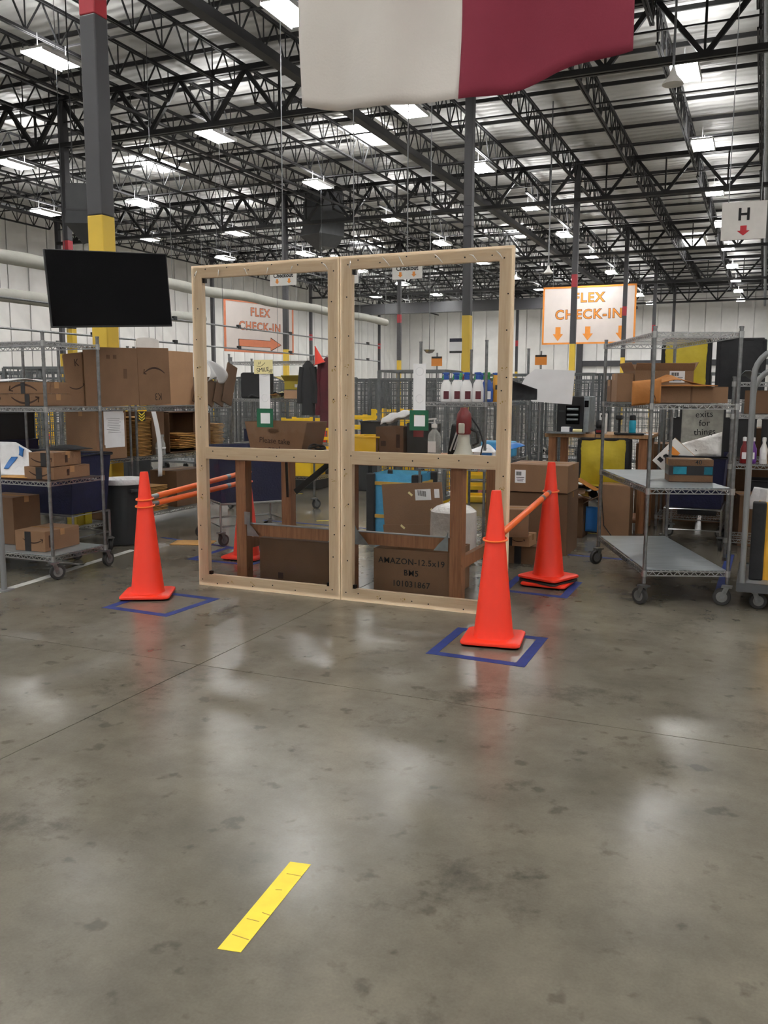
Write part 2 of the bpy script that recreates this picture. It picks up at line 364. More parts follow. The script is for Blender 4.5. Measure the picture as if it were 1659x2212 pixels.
def carton(label, w_, d, h, loc, rz=0, m=None, top='closed', marks=(), name='cardboard_box', cat='box', group=None):
    m = m or CARD; t = T(name, label, cat, loc, rz, group)
    if top in ('open', 'cut', 'ajar'):
        b = MB(); k = .006
        b.box((0, 0, k/2), (w_, d, k))
        for x, y, sx, sy in ((0, -d/2+k/2, w_, k), (0, d/2-k/2, w_, k), (-w_/2+k/2, 0, k, d-2*k), (w_/2-k/2, 0, k, d-2*k)): b.box((x, y, h/2), (sx, sy, h))
        b.build('body', m, t)
        fk = {'open': .4, 'cut': 0, 'ajar': .16}[top]
        for sx, sy, ex, ey in ((0, -1, w_, d*fk), (0, 1, w_, d*fk), (-1, 0, w_*fk, d), (1, 0, w_*fk, d)) if fk else ():
            a = R(random.uniform(20, 50)) if top == 'open' else R(random.uniform(60, 80)); ln = (ey if sy else ex)
            f = MB()
            if sy: f.box((0, sy*(d/2+ln/2*math.cos(a)), h+ln/2*math.sin(a)), (ex, ln, .004), rx=sy*a)
            else: f.box((sx*(w_/2+ln/2*math.cos(a)), 0, h+ln/2*math.sin(a)), (ln, ey, .004), ry=-sx*a)
            f.build('flap', m, t)
    else:
        MB().box((0, 0, h/2-.001), (w_, d, h-.002)).build('body', m, t, bevel=.003)
        for s in (-1, 1): MB().box((0, s*(d/4+.0008), h-.0005), (w_-.002, d/2-.003, .003)).build('flap', m, t)
        MB().box((0, 0, h+.0015), (w_+.001, .05, .001)).box((-w_/2-.0008, 0, h-.025), (.001, .05, .05)).box((w_/2+.0008, 0, h-.025), (.001, .05, .05)).build('packing_tape', CTAPE, t)
    for mk in marks:
        k = mk[0]; side = mk[1]   # side: f front (-y), r right (+x), l left
        off, rot = {'f': (Vector((0, -d/2-.0018, 0)), 0), 'r': (Vector((w_/2+.0018, 0, 0)), R(90)), 'l': (Vector((-w_/2-.0018, 0, 0)), R(-90)), 'k': (Vector((0, d/2+.0018, 0)), R(180))}[side]
        ax = Vector((math.cos(rot), math.sin(rot), 0)); pos = off+ax*mk[2]+Vector((0, 0, mk[3]))
        if k == 'smile': smile(t, pos, mk[4], rot, mk[5] if len(mk) > 5 else 1, mirror=(len(mk) > 6 and mk[6]))
        elif k == 'text': text(t, mk[4], mk[5], pos, mk[6] if len(mk) > 6 else INK, rot, spacing=1.35, offset=mk[5]*.008, chars=1.08)
        elif k == 'rect': 
            o = MB().box((0, 0, 0), (mk[4], .0016, mk[5])).build(mk[7] if len(mk) > 7 else 'sticker', mk[6], t); o.location = pos; o.rotation_euler[2] = rot
        elif k == 'label':
            o = MB().box((0, 0, 0), (mk[4], .0016, mk[5])).build('shipping_label', PAPER, t); o.location = pos; o.rotation_euler[2] = rot
            b = MB(); n = 9
            for i in range(n): b.box((-mk[4]*.38+mk[4]*.5*i/n, -.001, mk[5]*.22), (mk[4]*.025*(1+i % 3*.5), .0006, mk[5]*.3))
            for i in range(3): b.box((0, -.001, -mk[5]*(.08+.13*i)), (mk[4]*(.75-.1*i), .0006, mk[5]*.05))
            o2 = b.build('barcode', BLKPR, o)
    return t
def cone(label, loc, rz, name='traffic_cone', h=.91, m=None, group=None, wide=1.0):
    t = T(name, label, 'traffic cone', loc, rz, group); m = m or ORANGE; k = h/.91
    b = MB(); s = .175*k*(1+(wide-1)*.5); c = .035*k; poly = []; q_ = wide
    for sx, sy, a0 in ((1, 1, 0), (-1, 1, 90), (-1, -1, 180), (1, -1, 270)):
        for i in range(4): a = R(a0+i*30); poly.append((sx*(s-c)+c*math.cos(a), sy*(s-c)+c*math.sin(a)))
    n = len(poly); rings = [(1, .013*k), (1.015, .02*k), (1, .03*k), (.95, .035*k)]
    vs = [(x*q, y*q, z) for q, z in rings for x, y in poly]
    fs = [tuple(range(n))[::-1]]+[(i*n+j, i*n+(j+1) % n, (i+1)*n+(j+1) % n, (i+1)*n+j) for i in range(len(rings)-1) for j in range(n)]+[tuple((len(rings)-1)*n+j for j in range(n))]
    b.add(vs, fs); b.build('base', m, t, True)
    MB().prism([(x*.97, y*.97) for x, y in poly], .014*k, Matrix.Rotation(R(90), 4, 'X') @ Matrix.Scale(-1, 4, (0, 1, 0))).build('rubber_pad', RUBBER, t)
    MB().lathe([(.135*k*q_, .03*k), (.123*k*q_, .036*k), (.117*k*q_, .055*k), (.03*k, (h-.012)), (.027*k, h), (.02*k, h)], 36).build('cone_body', m, t, True)
    return t
def tote_bag(name, label, w_, d, h, loc, rz, m, edge, cat='tote bag', straps=(), rough_=.012):
    t = T(name, label, cat, loc, rz)
    def side(nrm):
        pass
    b = MB(); nu, nv = 8, 8
    def f(u, v, s):
        per = [(-w_/2, -d/2), (w_/2, -d/2), (w_/2, d/2), (-w_/2, d/2)]
        a, c = per[s], per[(s+1) % 4]; x = a[0]+(c[0]-a[0])*u; y = a[1]+(c[1]-a[1])*u
        bul = math.sin(u*math.pi)*math.sin(v*math.pi)*rough_*2+rough_*.6*math.sin(u*11+v*7+s)
        nx, ny = ((0, -1), (1, 0), (0, 1), (-1, 0))[s]
        return (x+nx*bul, y+ny*bul, h*v)
    for s in range(4): b.grid(lambda u, v, s=s: f(u, v, s), nu, nv)
    b.box((0, 0, .005), (w_, d, .01)); b.build('bag_body', m, t, True)
    for x, y in ((-w_/2, -d/2), (w_/2, -d/2), (w_/2, d/2), (-w_/2, d/2)): MB().box((x, y, h/2), (.09, .09, h)).build('corner_trim', edge, t, bevel=.01)
    for z in straps: MB().box((0, 0, z), (w_+.05, d+.05, .035)).build('strap', STRAP, t)
    return t
def hamper(name, label, L, D, z0, z1, loc, rz, m=NAVY):
    t = T(name, label, 'hamper truck', loc, rz)
    b = MB(); k = .9
    r0 = [(-L/2*k, -D/2*k, z0), (L/2*k, -D/2*k, z0), (L/2*k, D/2*k, z0), (-L/2*k, D/2*k, z0)]
    r1 = [(x/k, y/k, z1) for x, y, _ in r0]; r2 = [(x*.97, y*.97, z1) for x, y, _ in r1]; r3 = [(x*.97, y*.97, z0+.02) for x, y, _ in r0]
    fs = [(3, 2, 1, 0)]+[(i+4*j, (i+1) % 4+4*j, (i+1) % 4+4*j+4, i+4*j+4) for j in range(3) for i in range(4)]+[(12, 13, 14, 15)]
    b.add(r0+r1+r2+r3, fs); b.build('canvas_bin', m, t, bevel=.01)
    r = MB().tube([(x*1.01, y*1.01, z1-.01) for x, y, _ in r1], .014, 8, True); r.build('rim', BLACKF, t, True)
    fr = MB(); e = [(x*1.04, y*1.04) for x, y, _ in r0]
    fr.tube([(x, y, z0-.01) for x, y in e], .011, 8, True); fr.tube([(x, y, .19) for x, y in e], .009, 8, True)
    for x, y in e: fr.tube([(x, y, z0-.01), (x, y, .14)], .011, 8)
    fr.build('chrome_frame', CHROME, t, True)
    for i, (x, y) in enumerate(e): caster(t, x, y, .15, .06, i*1.1+.4)
    return t
def envelope(label, loc, rz, w_, d, group, name='padded_envelope', m=None, bend=0):
    b = MB().grid(lambda u, v: ((u-.5)*w_, (v-.5)*d, .004+.006*math.sin(u*math.pi)*math.sin(v*math.pi)+bend*math.sin(u*3.1)*math.cos(v*4)), 6, 5)
    o = b.build(name, m or KRAFT, None, True, thick=.006); o.location = loc; o.rotation_euler[2] = rz
    return tag(o, label, 'envelope', group)
def soft_bag(name, label, cat, pts_fn, m, loc, rz=0, nu=12, nv=10, thick=.004):
    o = MB().grid(pts_fn, nu, nv).build(name, m, None, True, thick=thick); o.location = loc; o.rotation_euler[2] = rz
    return tag(o, label, cat)
ORD = ['first', 'second', 'third', 'fourth', 'fifth', 'sixth', 'seventh', 'eighth', 'ninth', 'tenth', 'eleventh', 'twelfth']

# ================================================================== STRUCTURE
XL, XR, YF, YB, ZC = -31.5, 22.0, -15.0, 76.0, 9.8
fl = struct(MB().box(((XL+XR)/2, (YF+YB)/2, -.06), (XR-XL, YB-YF, .06)).build('floor', HAIR))
sl = None; S = 4.064
for i in range(-7, 7):
    for j in range(-5, 18):
        x0, y0 = -2.75+i*S, 3.82+j*S
        if sl is None:
            sl = MB().box((S/2, S/2, -.015), (S-.006, S-.006, .03)).build('concrete_slab', FLOOR, fl); o = sl
        else:
            o = sl.copy(); C.objects.link(o)
        o.location = (x0, y0, 0)
ce = struct(MB().box(((XL+XR)/2, (YF+YB)/2, ZC+.05), (XR-XL, YB-YF, .1)).build('ceiling', CEIL))
def wall(name, axis, at, a0, a1, panels=True, skip=False):
    if axis == 'x':
        o = MB().box((at+math.copysign(.15, at), (a0+a1)/2, ZC/2), (.2, a1-a0, ZC)).build(name, WALLM)
    else:
        o = MB().box(((a0+a1)/2, at+math.copysign(.15, at), ZC/2), (a1-a0, .2, ZC)).build(name, WALLM)
    struct(o)
    if panels:
        wd = 1.22; n = int((a1-a0)/wd); first = None
        for i in range(n):
            p = a0+wd*(i+.5)
            if first is None:
                d = (.05, wd-.05, ZC-.04) if axis == 'x' else (wd-.05, .05, ZC-.04)
                first = q = MB().box((0, 0, 0), d).build('wall_panel', WALLM, o, bevel=.02)
            else:
                q = first.copy(); C.objects.link(q)
            q.location = (at+.02, p, ZC/2) if axis == 'x' else (p, at-.02, ZC/2)
    return o
wall('wall_left', 'x', XL, YF, YB); wall('wall_back', 'y', YB, XL, XR)
wall('wall_right', 'x', XR, YF, YB, False); wall('wall_front', 'y', YF, XL, XR, False)
struct(MB().box((-21, 61, 7.75), (19, .5, .75)).build('trim_1', COLG))       # grey beam across the far end
struct(MB().box((-14.6, YB-.25, 4.6), (.5, .3, 9)).build('trim_2', COLG))
struct(MB().box((-7, YB-.2, 4.1), (15, .2, .45)).build('trim_3', COLG))
# roof framing, parts of the ceiling
GX = [-30.0, -18.13, -6.38, 5.4, 17.2]; GY = [7.38+12.19*k for k in range(-1, 6)]
JT, JB = 9.52, 8.78
def joist_mesh(L):
    b = MB(); n = 13; s = L/n
    for dx in (-.03, .03):
        b.bar((dx, 0, JT), (dx, L, JT), .035, .055); b.bar((dx, .5, JB), (dx, L-.5, JB), .035, .055)
    for i in range(n):
        y0, y1 = s*i, s*(i+1)
        b.bar((0, y0, JT), (0, y0+s/2, JB), .03); b.bar((0, y0+s/2, JB), (0, y1, JT), .03)
        b.bar((0, y0+s/2, JB), (0, y0+s/2, JT), .022)
    return b
jo = None
for gi in range(len(GX)-1):
    dx = (GX[gi+1]-GX[gi])/6
    for k in range(6):
        for gy in GY:
            L = 12.19
            if gy+L > YB+.5: L = 0
            if not L: continue
            if jo is None: jo = joist_mesh(12.19).build('roof_joist', STEEL, ce); o = jo
            else: o = jo.copy(); C.objects.link(o)
            o.location = (GX[gi]+dx*k, gy, 0)
GT, GB = 9.44, 8.22
def girder_mesh(L):
    b = MB(); n = 6; s = L/n
    for dy in (-.07, .07):
        b.bar((0, dy, GT), (L, dy, GT), .09, .13); b.bar((0, dy, GB), (L, dy, GB), .08, .12)
    for i in range(n):
        x0 = s*i
        b.bar((x0, 0, GT), (x0+s/2, 0, GB), .1, .1); b.bar((x0+s/2, 0, GB), (x0+s, 0, GT), .1, .1); b.bar((x0+s/2, 0, GB), (x0+s/2, 0, GT), .05, .05)
    return b
gm = None
for gy in GY:
    for gi in range(len(GX)-1):
        L = GX[gi+1]-GX[gi]
        if gm is None: gm = girder_mesh(11.75).build('roof_girder', STEEL2, ce); o = gm
        else: o = gm.copy(); C.objects.link(o)
        o.location = (GX[gi], gy, 0); o.scale = (L/11.75, 1, 1)
pm = None
for k in range(38):
    y = 0.5+k*2.03
    if y > YB-.3: break
    if pm is None:
        pm = MB().bar((-31, 0, 9.68), (18, 0, 9.68), .05, .1).build('roof_purlin', STEEL, ce); o = pm
    else: o = pm.copy(); C.objects.link(o)
    o.location = (0, y, 0)
bm_ = None
for k in range(18):      # bridging rods between the joists' lower chords
    y = 11.4+k*4.06
    if y > YB: break
    if bm_ is None:
        bm_ = MB().bar((-30, 0, JB+.04), (18, 0, JB+.04), .035, .035).build('bridging_rod', STEEL, ce); o = bm_
    else: o = bm_.copy(); C.objects.link(o)
    o.location = (0, y, 0)
MB().bar((-10.1, -10, 8.62), (-10.1, YB, 8.62), .24, .2).build('sprinkler_main', STEEL2, ce)
MB().tube([(-.3, -10, 8.5), (-.3, YB, 8.5)], .09, 10).build('sprinkler_main', GALV, ce, True)
for x in (-27.5, -15.2, 3.0): MB().tube([(x, -10, 8.6), (x, YB, 8.6)], .05, 8).build('sprinkler_branch', STEEL, ce, True)
# skylights
for i, (x, y) in enumerate(((-20.3, 26.4), (-11.9, 26.2), (-11.9, 44.6), (-20.3, 44.6), (-3.9, 50.6), (-25, 50))):
    o = struct(MB().box((0, 0, 0), (1.1, 2.3, .03)).build('window_%d' % (i+1), SKYL, None)); o.location = (x, y, 9.6)
    MB().box((0, -1.2, .05), (1.3, .1, .2)).box((0, 1.2, .05), (1.3, .1, .2)).box((-.6, 0, .05), (.1, 2.3, .2)).box((.6, 0, .05), (.1, 2.3, .2)).build('skylight_curb', WHITEP, o)
    MB().box((0, 0, -.02), (.03, 2.3, .02)).build('glazing_bar', WHITEP, o)

# ------------------------------------------------------------------ columns
def column(x, y, label, red=True):
    t = T('building_column', label, 'column', (x, y, 0), 0, 'grey steel columns with yellow feet'); s = .195
    MB().box((0, 0, 1.635), (s, s, 3.27)).build('yellow_foot', YELP, t, bevel=.012)
    MB().box((0, 0, 4.26), (s-.002, s-.002, 1.98)).build('shaft', COLG, t, bevel=.012)
    MB().box((0, 0, 5.47), (s, s, .44)).build('red_band' if red else 'shaft', REDP if red else COLG, t, bevel=.012)
    MB().box((0, 0, 7.565), (s-.002, s-.002, 3.75)).build('shaft', COLG, t, bevel=.012)
    MB().box((0, 0, 9.42), (.42, .42, .04)).box((0, 0, .012), (.38, .38, .024)).build('cap_plate', COLG, t)
    return t
rowname = {-6.38: 'in the row beside the wall-mounted television', -18.13: 'in the middle row, past the pale ducts', -30.0: 'in the row against the far left wall'}
for x in (-6.38, -18.13, -30.0):
    for j, y in enumerate([7.38+12.19*k for k in range(0, 6)]):
        if x < -7 and j == 0: continue
        lab = 'grey column with yellow foot, %s counting away from the camera, %s' % (ORD[j if x > -7 else j-1], rowname[x])
        if x == -6.38 and j == 0: lab = 'thick grey column with yellow foot right behind the black television'
        if x == -6.38 and j == 0:
            t = column(-6.83, 7.9, lab, True); t.scale = (1.07, 1.07, 1.04); continue
        column(x, y, lab, (x, j) not in ((-6.38, 1), (-18.13, 2), (-30.0, 3)))
# ------------------------------------------------------------------ ceiling lamps
def lamp(x, y, label, group):
    t = T('ceiling_lamp', label, 'ceiling light', (x, y, 8.4), 0, group)
    MB().box((0, 0, .05), (.56, 1.12, .05)).box((-.29, 0, .02), (.02, 1.16, .08)).box((.29, 0, .02), (.02, 1.16, .08)).build('housing', LAMPB, t)
    MB().box((0, 0, .012), (.54, 1.1, .02)).build('lens', LENS, t)
    MB().box((0, 0, .082), (.5, 1.06, .012)).build('added_uplight', UPL, t)  # emitter added above the housing to light the roof
    for sy in (-.4, .4): MB().bar((0, sy, .09), (0, sy, .4), .01).build('hanger', LAMPB, t)
    return t
LX = [(-1.95, 'rightmost row'), (-8.4, 'second row from the right'), (-14.1, 'third row from the right'), (-21.5, 'fourth row from the right'), (-26.0, 'leftmost row')]
LY = [15.0, 21.0, 27.0, 33.15, 39.4, 45.8, 52.3, 58.6, 64.7, 70.8]
proto = lamp(-1.95, 21.0, 'blazing ceiling light, largest at the upper right, beside the hanging pipe', 'ceiling lamps')
for x, rn in LX:
    n = 0
    for j, y in enumerate(LY):
        vis = {-1.95: 21, -8.4: 15, -14.1: 15, -21.5: 23, -26.0: 27}[x]
        if y < vis-3.1: continue
        if x == -21.5: y = y+.4 if y > 27 else y+.1
        n += 1
        if x == -1.95 and j == 1: continue
        copy_tree(proto, (x, y, 8.4), label='glowing white ceiling light, %s from the camera in the %s' % (ORD[n-1], rn))
for x in (-26, -20, -14.1, -8.4, -1.95, 4.4, 10.6, 16.8):        # lamps of the hall outside the picture
    for y in (-11, -5, 1, 7, 13.5, 21, 27.5, 36, 45, 54):
        if x < 0 and y > 9: continue
        if x > 0 and y > 40 and x > 12: continue
        copy_tree(proto, (x, y, 8.4), label='ceiling light out of view, %s row from the left, %s from the entrance wall' % (ORD[[-26, -20, -14.1, -8.4, -1.95, 4.4, 10.6, 16.8].index(x)], ORD[[-11, -5, 1, 7, 13.5, 21, 27.5, 36, 45, 54].index(y)]), group='ceiling lamps out of view')

# ================================================================== FLOOR MARKS
def strip(mb, p, q, wd, z=.0012):
    p = Vector((p[0], p[1], z)); q = Vector((q[0], q[1], z)); d = (q-p).normalized(); a = Vector((-d.y, d.x, 0))*wd/2
    b = Vector((0, 0, -.0008))
    vs = [p-a, q-a, q+a, p+a]; vs = [v+b for v in vs]+vs
    return mb.add(vs, [(3, 2, 1, 0), (4, 5, 6, 7), (0, 1, 5, 4), (1, 2, 6, 5), (2, 3, 7, 6), (3, 0, 4, 7)])
def tape_square(label, cs):
    t = T('floor_tape_square', label, 'floor tape', (0, 0, 0), 0, 'blue taped squares under the cones')
    for i in range(4):
        p, q = Vector(cs[i]), Vector(cs[(i+1) % 4]); d = (q-p).normalized()*.03
        strip(MB(), p-d, q+d, .06, .0012+.0003*(i % 2)).build('tape_strip', BLUET, t)
    return t
tape_square('blue tape square on the floor under the cone at the left of the screen', ((-4.08, 4.64), (-3.58, 4.62), (-3.55, 5.14), (-4.1, 5.16)))
tape_square('blue tape square on the floor under the nearest cone', ((-1.66, 4.55), (-1.14, 4.53), (-1.15, 5.09), (-1.67, 5.1)))
tape_square('blue tape square on the floor under the doubled cones', ((-1.72, 6.27), (-1.26, 6.24), (-1.26, 6.78), (-1.74, 6.8)))
tape_square('blue tape square on the floor around the cone behind the screen', ((-4.62, 6.35), (-4.0, 6.33), (-3.98, 6.95), (-4.64, 6.97)))
def line(label, pts, wd, m, name='floor_line'):
    t = T(name, label, 'floor tape')
    for a, b in zip(pts[:-1], pts[1:]): strip(MB(), a, b, wd).build('tape_strip', m, t)
y_ = MB(); y_.add([(-1.254, 1.793, .0004), (-1.189, 1.805, .0004), (-1.224, 2.264, .0004), (-1.292, 2.252, .0004), (-1.254, 1.793, .0014), (-1.189, 1.805, .0014), (-1.224, 2.264, .0014), (-1.292, 2.252, .0014)],
    [(3, 2, 1, 0), (4, 5, 6, 7), (0, 1, 5, 4), (1, 2, 6, 5), (2, 3, 7, 6), (3, 0, 4, 7)])
yt = tag(y_.build('yellow_tape_strip', YELT), 'short bright yellow tape strip on the concrete in the foreground', 'floor tape')
sk = MB()
for (x, y, l, a) in ((-1.243, 2.19, .05, .1), (-1.215, 1.98, .03, -.1), (-1.235, 1.94, .04, .05), (-1.225, 1.86, .055, -.05), (-1.245, 2.1, .02, .3)):
    strip(sk, (x-l/2*math.cos(a), y-l/2*math.sin(a)), (x+l/2*math.cos(a), y+l/2*math.sin(a)), .003, .0018)
sk.build('scuff_marks', STRAP, yt)
line('white painted line running under the left wire cart and grey bin', [(-5.1, 4.2), (-5.19, 5.08), (-5.3, 5.77), (-5.39, 6.5)], .075, WHT)
line('white floor line branching left beneath the wire cart', [(-5.3, 5.75), (-6.3, 5.7)], .05, WHT, 'floor_line')
line('long blue tape line crossing the floor behind the left cones', [(-5.6, 7.2), (-4.62, 7.0)], .05, BLUET, 'floor_line')
line('blue tape line on the floor seen beneath the bench through the screen', [(-5.3, 8.7), (-3.4, 8.6)], .05, BLUET)
line('blue tape line on the floor left of the right wire cart', [(-2.0, 7.98), (-.4, 7.9)], .05, BLUET)
line('blue tape stripe on the floor by the amber tote cart', [(-.22, 6.9), (-.2, 8.6)], .07, BLUET)
line('yellow line on the floor in front of the brown cartons and workbench', [(-2.3, 9.45), (-1.2, 9.25)], .05, YELT)
line('small yellow tape bit on the floor seen behind the screen', [(-4.7, 8.9), (-4.5, 9.05)], .05, YELT)
line('yellow tape on the floor by the navy bin seen through the screen', [(-6.6, 11.2), (-6.2, 11.3)], .06, YELT)

# ================================================================== SCREEN PANELS
def panel(x0, label):
    t = T('screen_panel', label, 'screen', (x0, 5.50, 0), 0, 'timber and plastic screen panels'); W, H, w_, th = 1.217, 2.40, .089, .042
    MB().prism([(0, 0), (w_, w_), (w_, H-w_), (0, H)], th).build('upright', PINE, t)
    MB().prism([(W, 0), (W, H), (W-w_, H-w_), (W-w_, w_)], th).build('upright', PINE, t)
    h = Matrix.Rotation(R(90), 4, 'Y')
    # rails run along local z so that the grain follows them
    def rail(poly, name): 
        o = MB().prism([(-z, x) for x, z in poly][::-1], th).build(name, PINE, t); o.rotation_euler = (0, R(90), 0); return o
    rail([(0, 0), (W, 0), (W-w_, w_), (w_, w_)], 'bottom_rail')
    rail([(0, H), (w_, H-w_), (W-w_, H-w_), (W, H)], 'top_rail')
    rail([(w_, .98), (W-w_, .98), (W-w_, 1.07), (w_, 1.07)], 'middle_rail')
    s = MB(); rnd = random.Random(int(-x0*100))
    def dot(x, z, r=.005): s.lathe([(r, -.002), (r, .001)], 8, (x, 0, z), rot=Euler((R(90), 0, 0)))
    for k in range(11):
        z = .06+k*.225+rnd.uniform(-.05, .05)
        dot(.045+rnd.uniform(-.02, .02), min(z, H-.03)); dot(W-.045+rnd.uniform(-.02, .02), min(H-.03, z+rnd.uniform(-.04, .04)))
    for k in range(6):
        for z in (.04, 1.025, H-.04): dot(.12+k*.19+rnd.uniform(-.05, .05), z+rnd.uniform(-.02, .02))
    o = s.build('screw_heads', KNOT, t); o['kind'] = 'stuff'
    st = MB()
    for x, z in ((.045, 1.66), (.045, 1.45), (.045, .9), (.05, .68), (W-.045, 1.63), (W-.05, 1.42), (W-.045, .86), (.3, .045), (.48, .05)):
        for k in range(6): st.box((x+rnd.uniform(-.018, .018), -.0005, z+rnd.uniform(-.012, .012)), (rnd.uniform(.003, .009), .001, rnd.uniform(.002, .008)))
    o = st.build('lumber_stamps', STRAP, t); o['kind'] = 'stuff'
    for x, z in ((w_+.012, .1), (W-w_-.012, .1), (w_+.012, H-w_-.02)): MB().box((x, .02, z), (.02, .03, .03)).build('corner_bracket', KNOT, t)
    def wav(u, v): return (.01+u*(W-.02), -.006-.0015*math.sin(u*9+v*4), .03+v*(H-.04))
    MB().grid(wav, 16, 24).build('plastic_sheet', SHEET, t, True)
    for i in range(6):   # white slivers shaped as the plastic's highlight streaks along the top rail
        x = .08+i*.2+rnd.uniform(-.06, .06); k_ = rnd.uniform(-.03, .03); MB().tube([(x, -.009, H-.015-.03*rnd.random()), (x+.01+k_*.6, -.014, H-.05), (x+.012+k_*1.6, -.01, H-.085)], [.001, .004, .001], 6).build('film_highlight', WRAP, t)
    return t
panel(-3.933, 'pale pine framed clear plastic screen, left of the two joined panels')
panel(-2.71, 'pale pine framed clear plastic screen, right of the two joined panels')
def paper_gauge(x, label):
    t = T('hanging_paper_strip', label, 'paper sign', (x, 5.475, 0))
    MB().box((0, 0, 1.515), (.088, .002, .31)).build('strip', PAPER, t)
    for z in (1.62, 1.44): 
        MB().tube([(.027*math.cos(a), -.0014, z+.027*math.sin(a)) for a in [2*math.pi*i/24 for i in range(24)]], .0025, 6, True).build('ring_emboss', PAPER, t, True)
    b = MB()
    for dx, dz, sx, sz in ((-.052, 0, .03, .135), (.052, 0, .03, .135), (0, .0525, .074, .03), (0, -.0525, .074, .03)): b.box((dx, -.003, 1.295+dz), (sx, .003, sz))
    b.build('green_frame', GREEN, t); MB().box((.004, -.0035, 1.292), (.078, .003, .074)).build('white_card', PAPER, t)
    return t
paper_gauge(-3.305, 'white paper strip with green square frame taped to the left panel')
paper_gauge(-2.11, 'white paper strip with green square frame taped to the right panel')
n_ = T('paper_note', 'pale yellow handwritten smile note stuck on the left panel', 'note', (-3.31, 5.468, 1.66))
MB().box((0, 0, 0), (.155, .0015, .1)).build('note_paper', NOTE, n_)
text(n_, 'SMILE', .042, (-.005, -.0014, -.022), BLKPR, ry=R(-6), extrude=.0004)
b = MB()
for i, (x, z) in enumerate(((-.035, .035), (-.022, .038))): b.bar((x, -.0014, z), (x-.006, -.0014, z-.018), .001, .003)
pts = [(-.055+.07*i/8, -.0014, .008-.014*math.sin(math.pi*i/8)+.022*i/8) for i in range(9)]
for p, q in zip(pts[:-1], pts[1:]): b.bar(p, q, .001, .003)
for i in range(3): b.bar((.045+i*.01, -.0014, -.042), (.06+i*.008, -.0014, -.018), .001, .003)
b.build('doodle', BLKPR, n_)

# ================================================================== CONES AND BARS
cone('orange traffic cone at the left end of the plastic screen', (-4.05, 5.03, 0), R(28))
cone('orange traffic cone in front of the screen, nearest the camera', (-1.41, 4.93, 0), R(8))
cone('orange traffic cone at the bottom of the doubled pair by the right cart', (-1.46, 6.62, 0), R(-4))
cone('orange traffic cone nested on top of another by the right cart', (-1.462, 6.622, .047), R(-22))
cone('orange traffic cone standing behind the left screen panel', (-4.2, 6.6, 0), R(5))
def barrier(label, p, q, r=.021):
    t = T('barrier_bar', label, 'barrier bar'); p = Vector(p); q = Vector(q); d = (q-p).normalized(); L = (q-p).length
    MB().tube([p+d*.16, q-d*.16], r, 14).build('rod', ORANGE2, t, True)
    MB().tube([p+d*.07, p+d*.161], r*.9, 12).build('grey_end', GALV, t, True); MB().tube([q-d*.161, q-d*.07], r*.9, 12).build('grey_end', GALV, t, True)
    MB().tube([q-d*.36, q-d*.3], r*1.03, 14).build('grey_band', GALV, t, True)
    for c in (p, q):
        rr = .117-(.117-.03)*(c.z-.055)/(.898-.055)+.012
        MB().tube([(c.x+rr*math.cos(a), c.y+rr*math.sin(a), c.z+.006*math.sin(a)) for a in [2*math.pi*i/24 for i in range(24)]], .006, 8, True).build('ring', ORANGE2, t, True)
barrier('upper orange bar reaching from the left cone to the cone behind the screen', (-4.05, 5.03, .715), (-4.2, 6.6, .775))
barrier('lower orange bar reaching from the left cone to the cone behind the screen', (-4.05, 5.03, .665), (-4.2, 6.6, .69))
barrier('orange bar linking the nearest cone with the doubled cones', (-1.41, 4.93, .62), (-1.46, 6.62, .735))

# ================================================================== FLAG
fg = T('hanging_flag', 'large white and maroon flag hanging overhead above the screen', 'flag', (0, 6.2, 0))
def zb(x):
    pts = [(-3.42, 3.67), (-2.8, 3.545), (-2.13, 3.55), (-1.5, 3.6), (-.93, 3.7)]
    for (a, za), (b, zb_) in zip(pts[:-1], pts[1:]):
        if x <= b: u = (x-a)/(b-a); return za+(zb_-za)*u
    return 3.7
def flagf(x0, x1):
    def f(u, v):
        x = x0+(x1-x0)*u; z = zb(x)*(1-v)+7.2*v
        y = .075*math.sin(x*4.2+z*.9)+.04*math.sin(x*9-z*2.2)+.012*math.sin(x*3+z*5)
        return (x+.02*math.sin(z*2.2)+.035*v, y, z)
    return f
MB().grid(flagf(-3.42, -2.13), 40, 44).build('white_stripe', FLAGW, fg, True, thick=.003)
MB().grid(flagf(-2.13, -.93), 40, 44).build('maroon_stripe', FLAGR, fg, True, thick=.003)
MB().tube([(-3.6, 0, 7.22), (-.7, 0, 7.22)], .02, 10).build('flag_pole', POSTM, fg, True)
for x in (-3.3, -1.0): MB().tube([(x, 0, 7.22), (x, 0, 9.79)], .006, 6).build('hanging_wire', POSTM, fg)

# ================================================================== TELEVISION
a_, b_ = Vector((-5.95, 6.14, 0)), Vector((-5.39, 7.16, 0)); mid = (a_+b_)/2; d_ = b_-a_
tv = T('television', 'black flat television hung on the thick column', 'television', (mid.x, mid.y, 2.43), math.atan2(d_.y, d_.x)); wv = d_.length
MB().box((0, 0, 0), (wv, .03, .69)).build('casing', BLACKP, tv, bevel=.004)
MB().box((0, -.0158, .004), (wv-.02, .0016, .665)).build('screen', SCREEN, tv)
MB().box((0, .04, -.05), (wv*.7, .05, .4)).build('back_shell', BLACKP, tv, bevel=.01)
MB().box((.05, .09, 0), (.3, .06, .3)).bar((.05, .1, 0), (.5, .5, 0), .07).bar((.5, .5, 0), (.53, 1.42, 0), .07).build('wall_bracket', BLACKP, tv)
tv.rotation_euler[1] = R(-3.4)

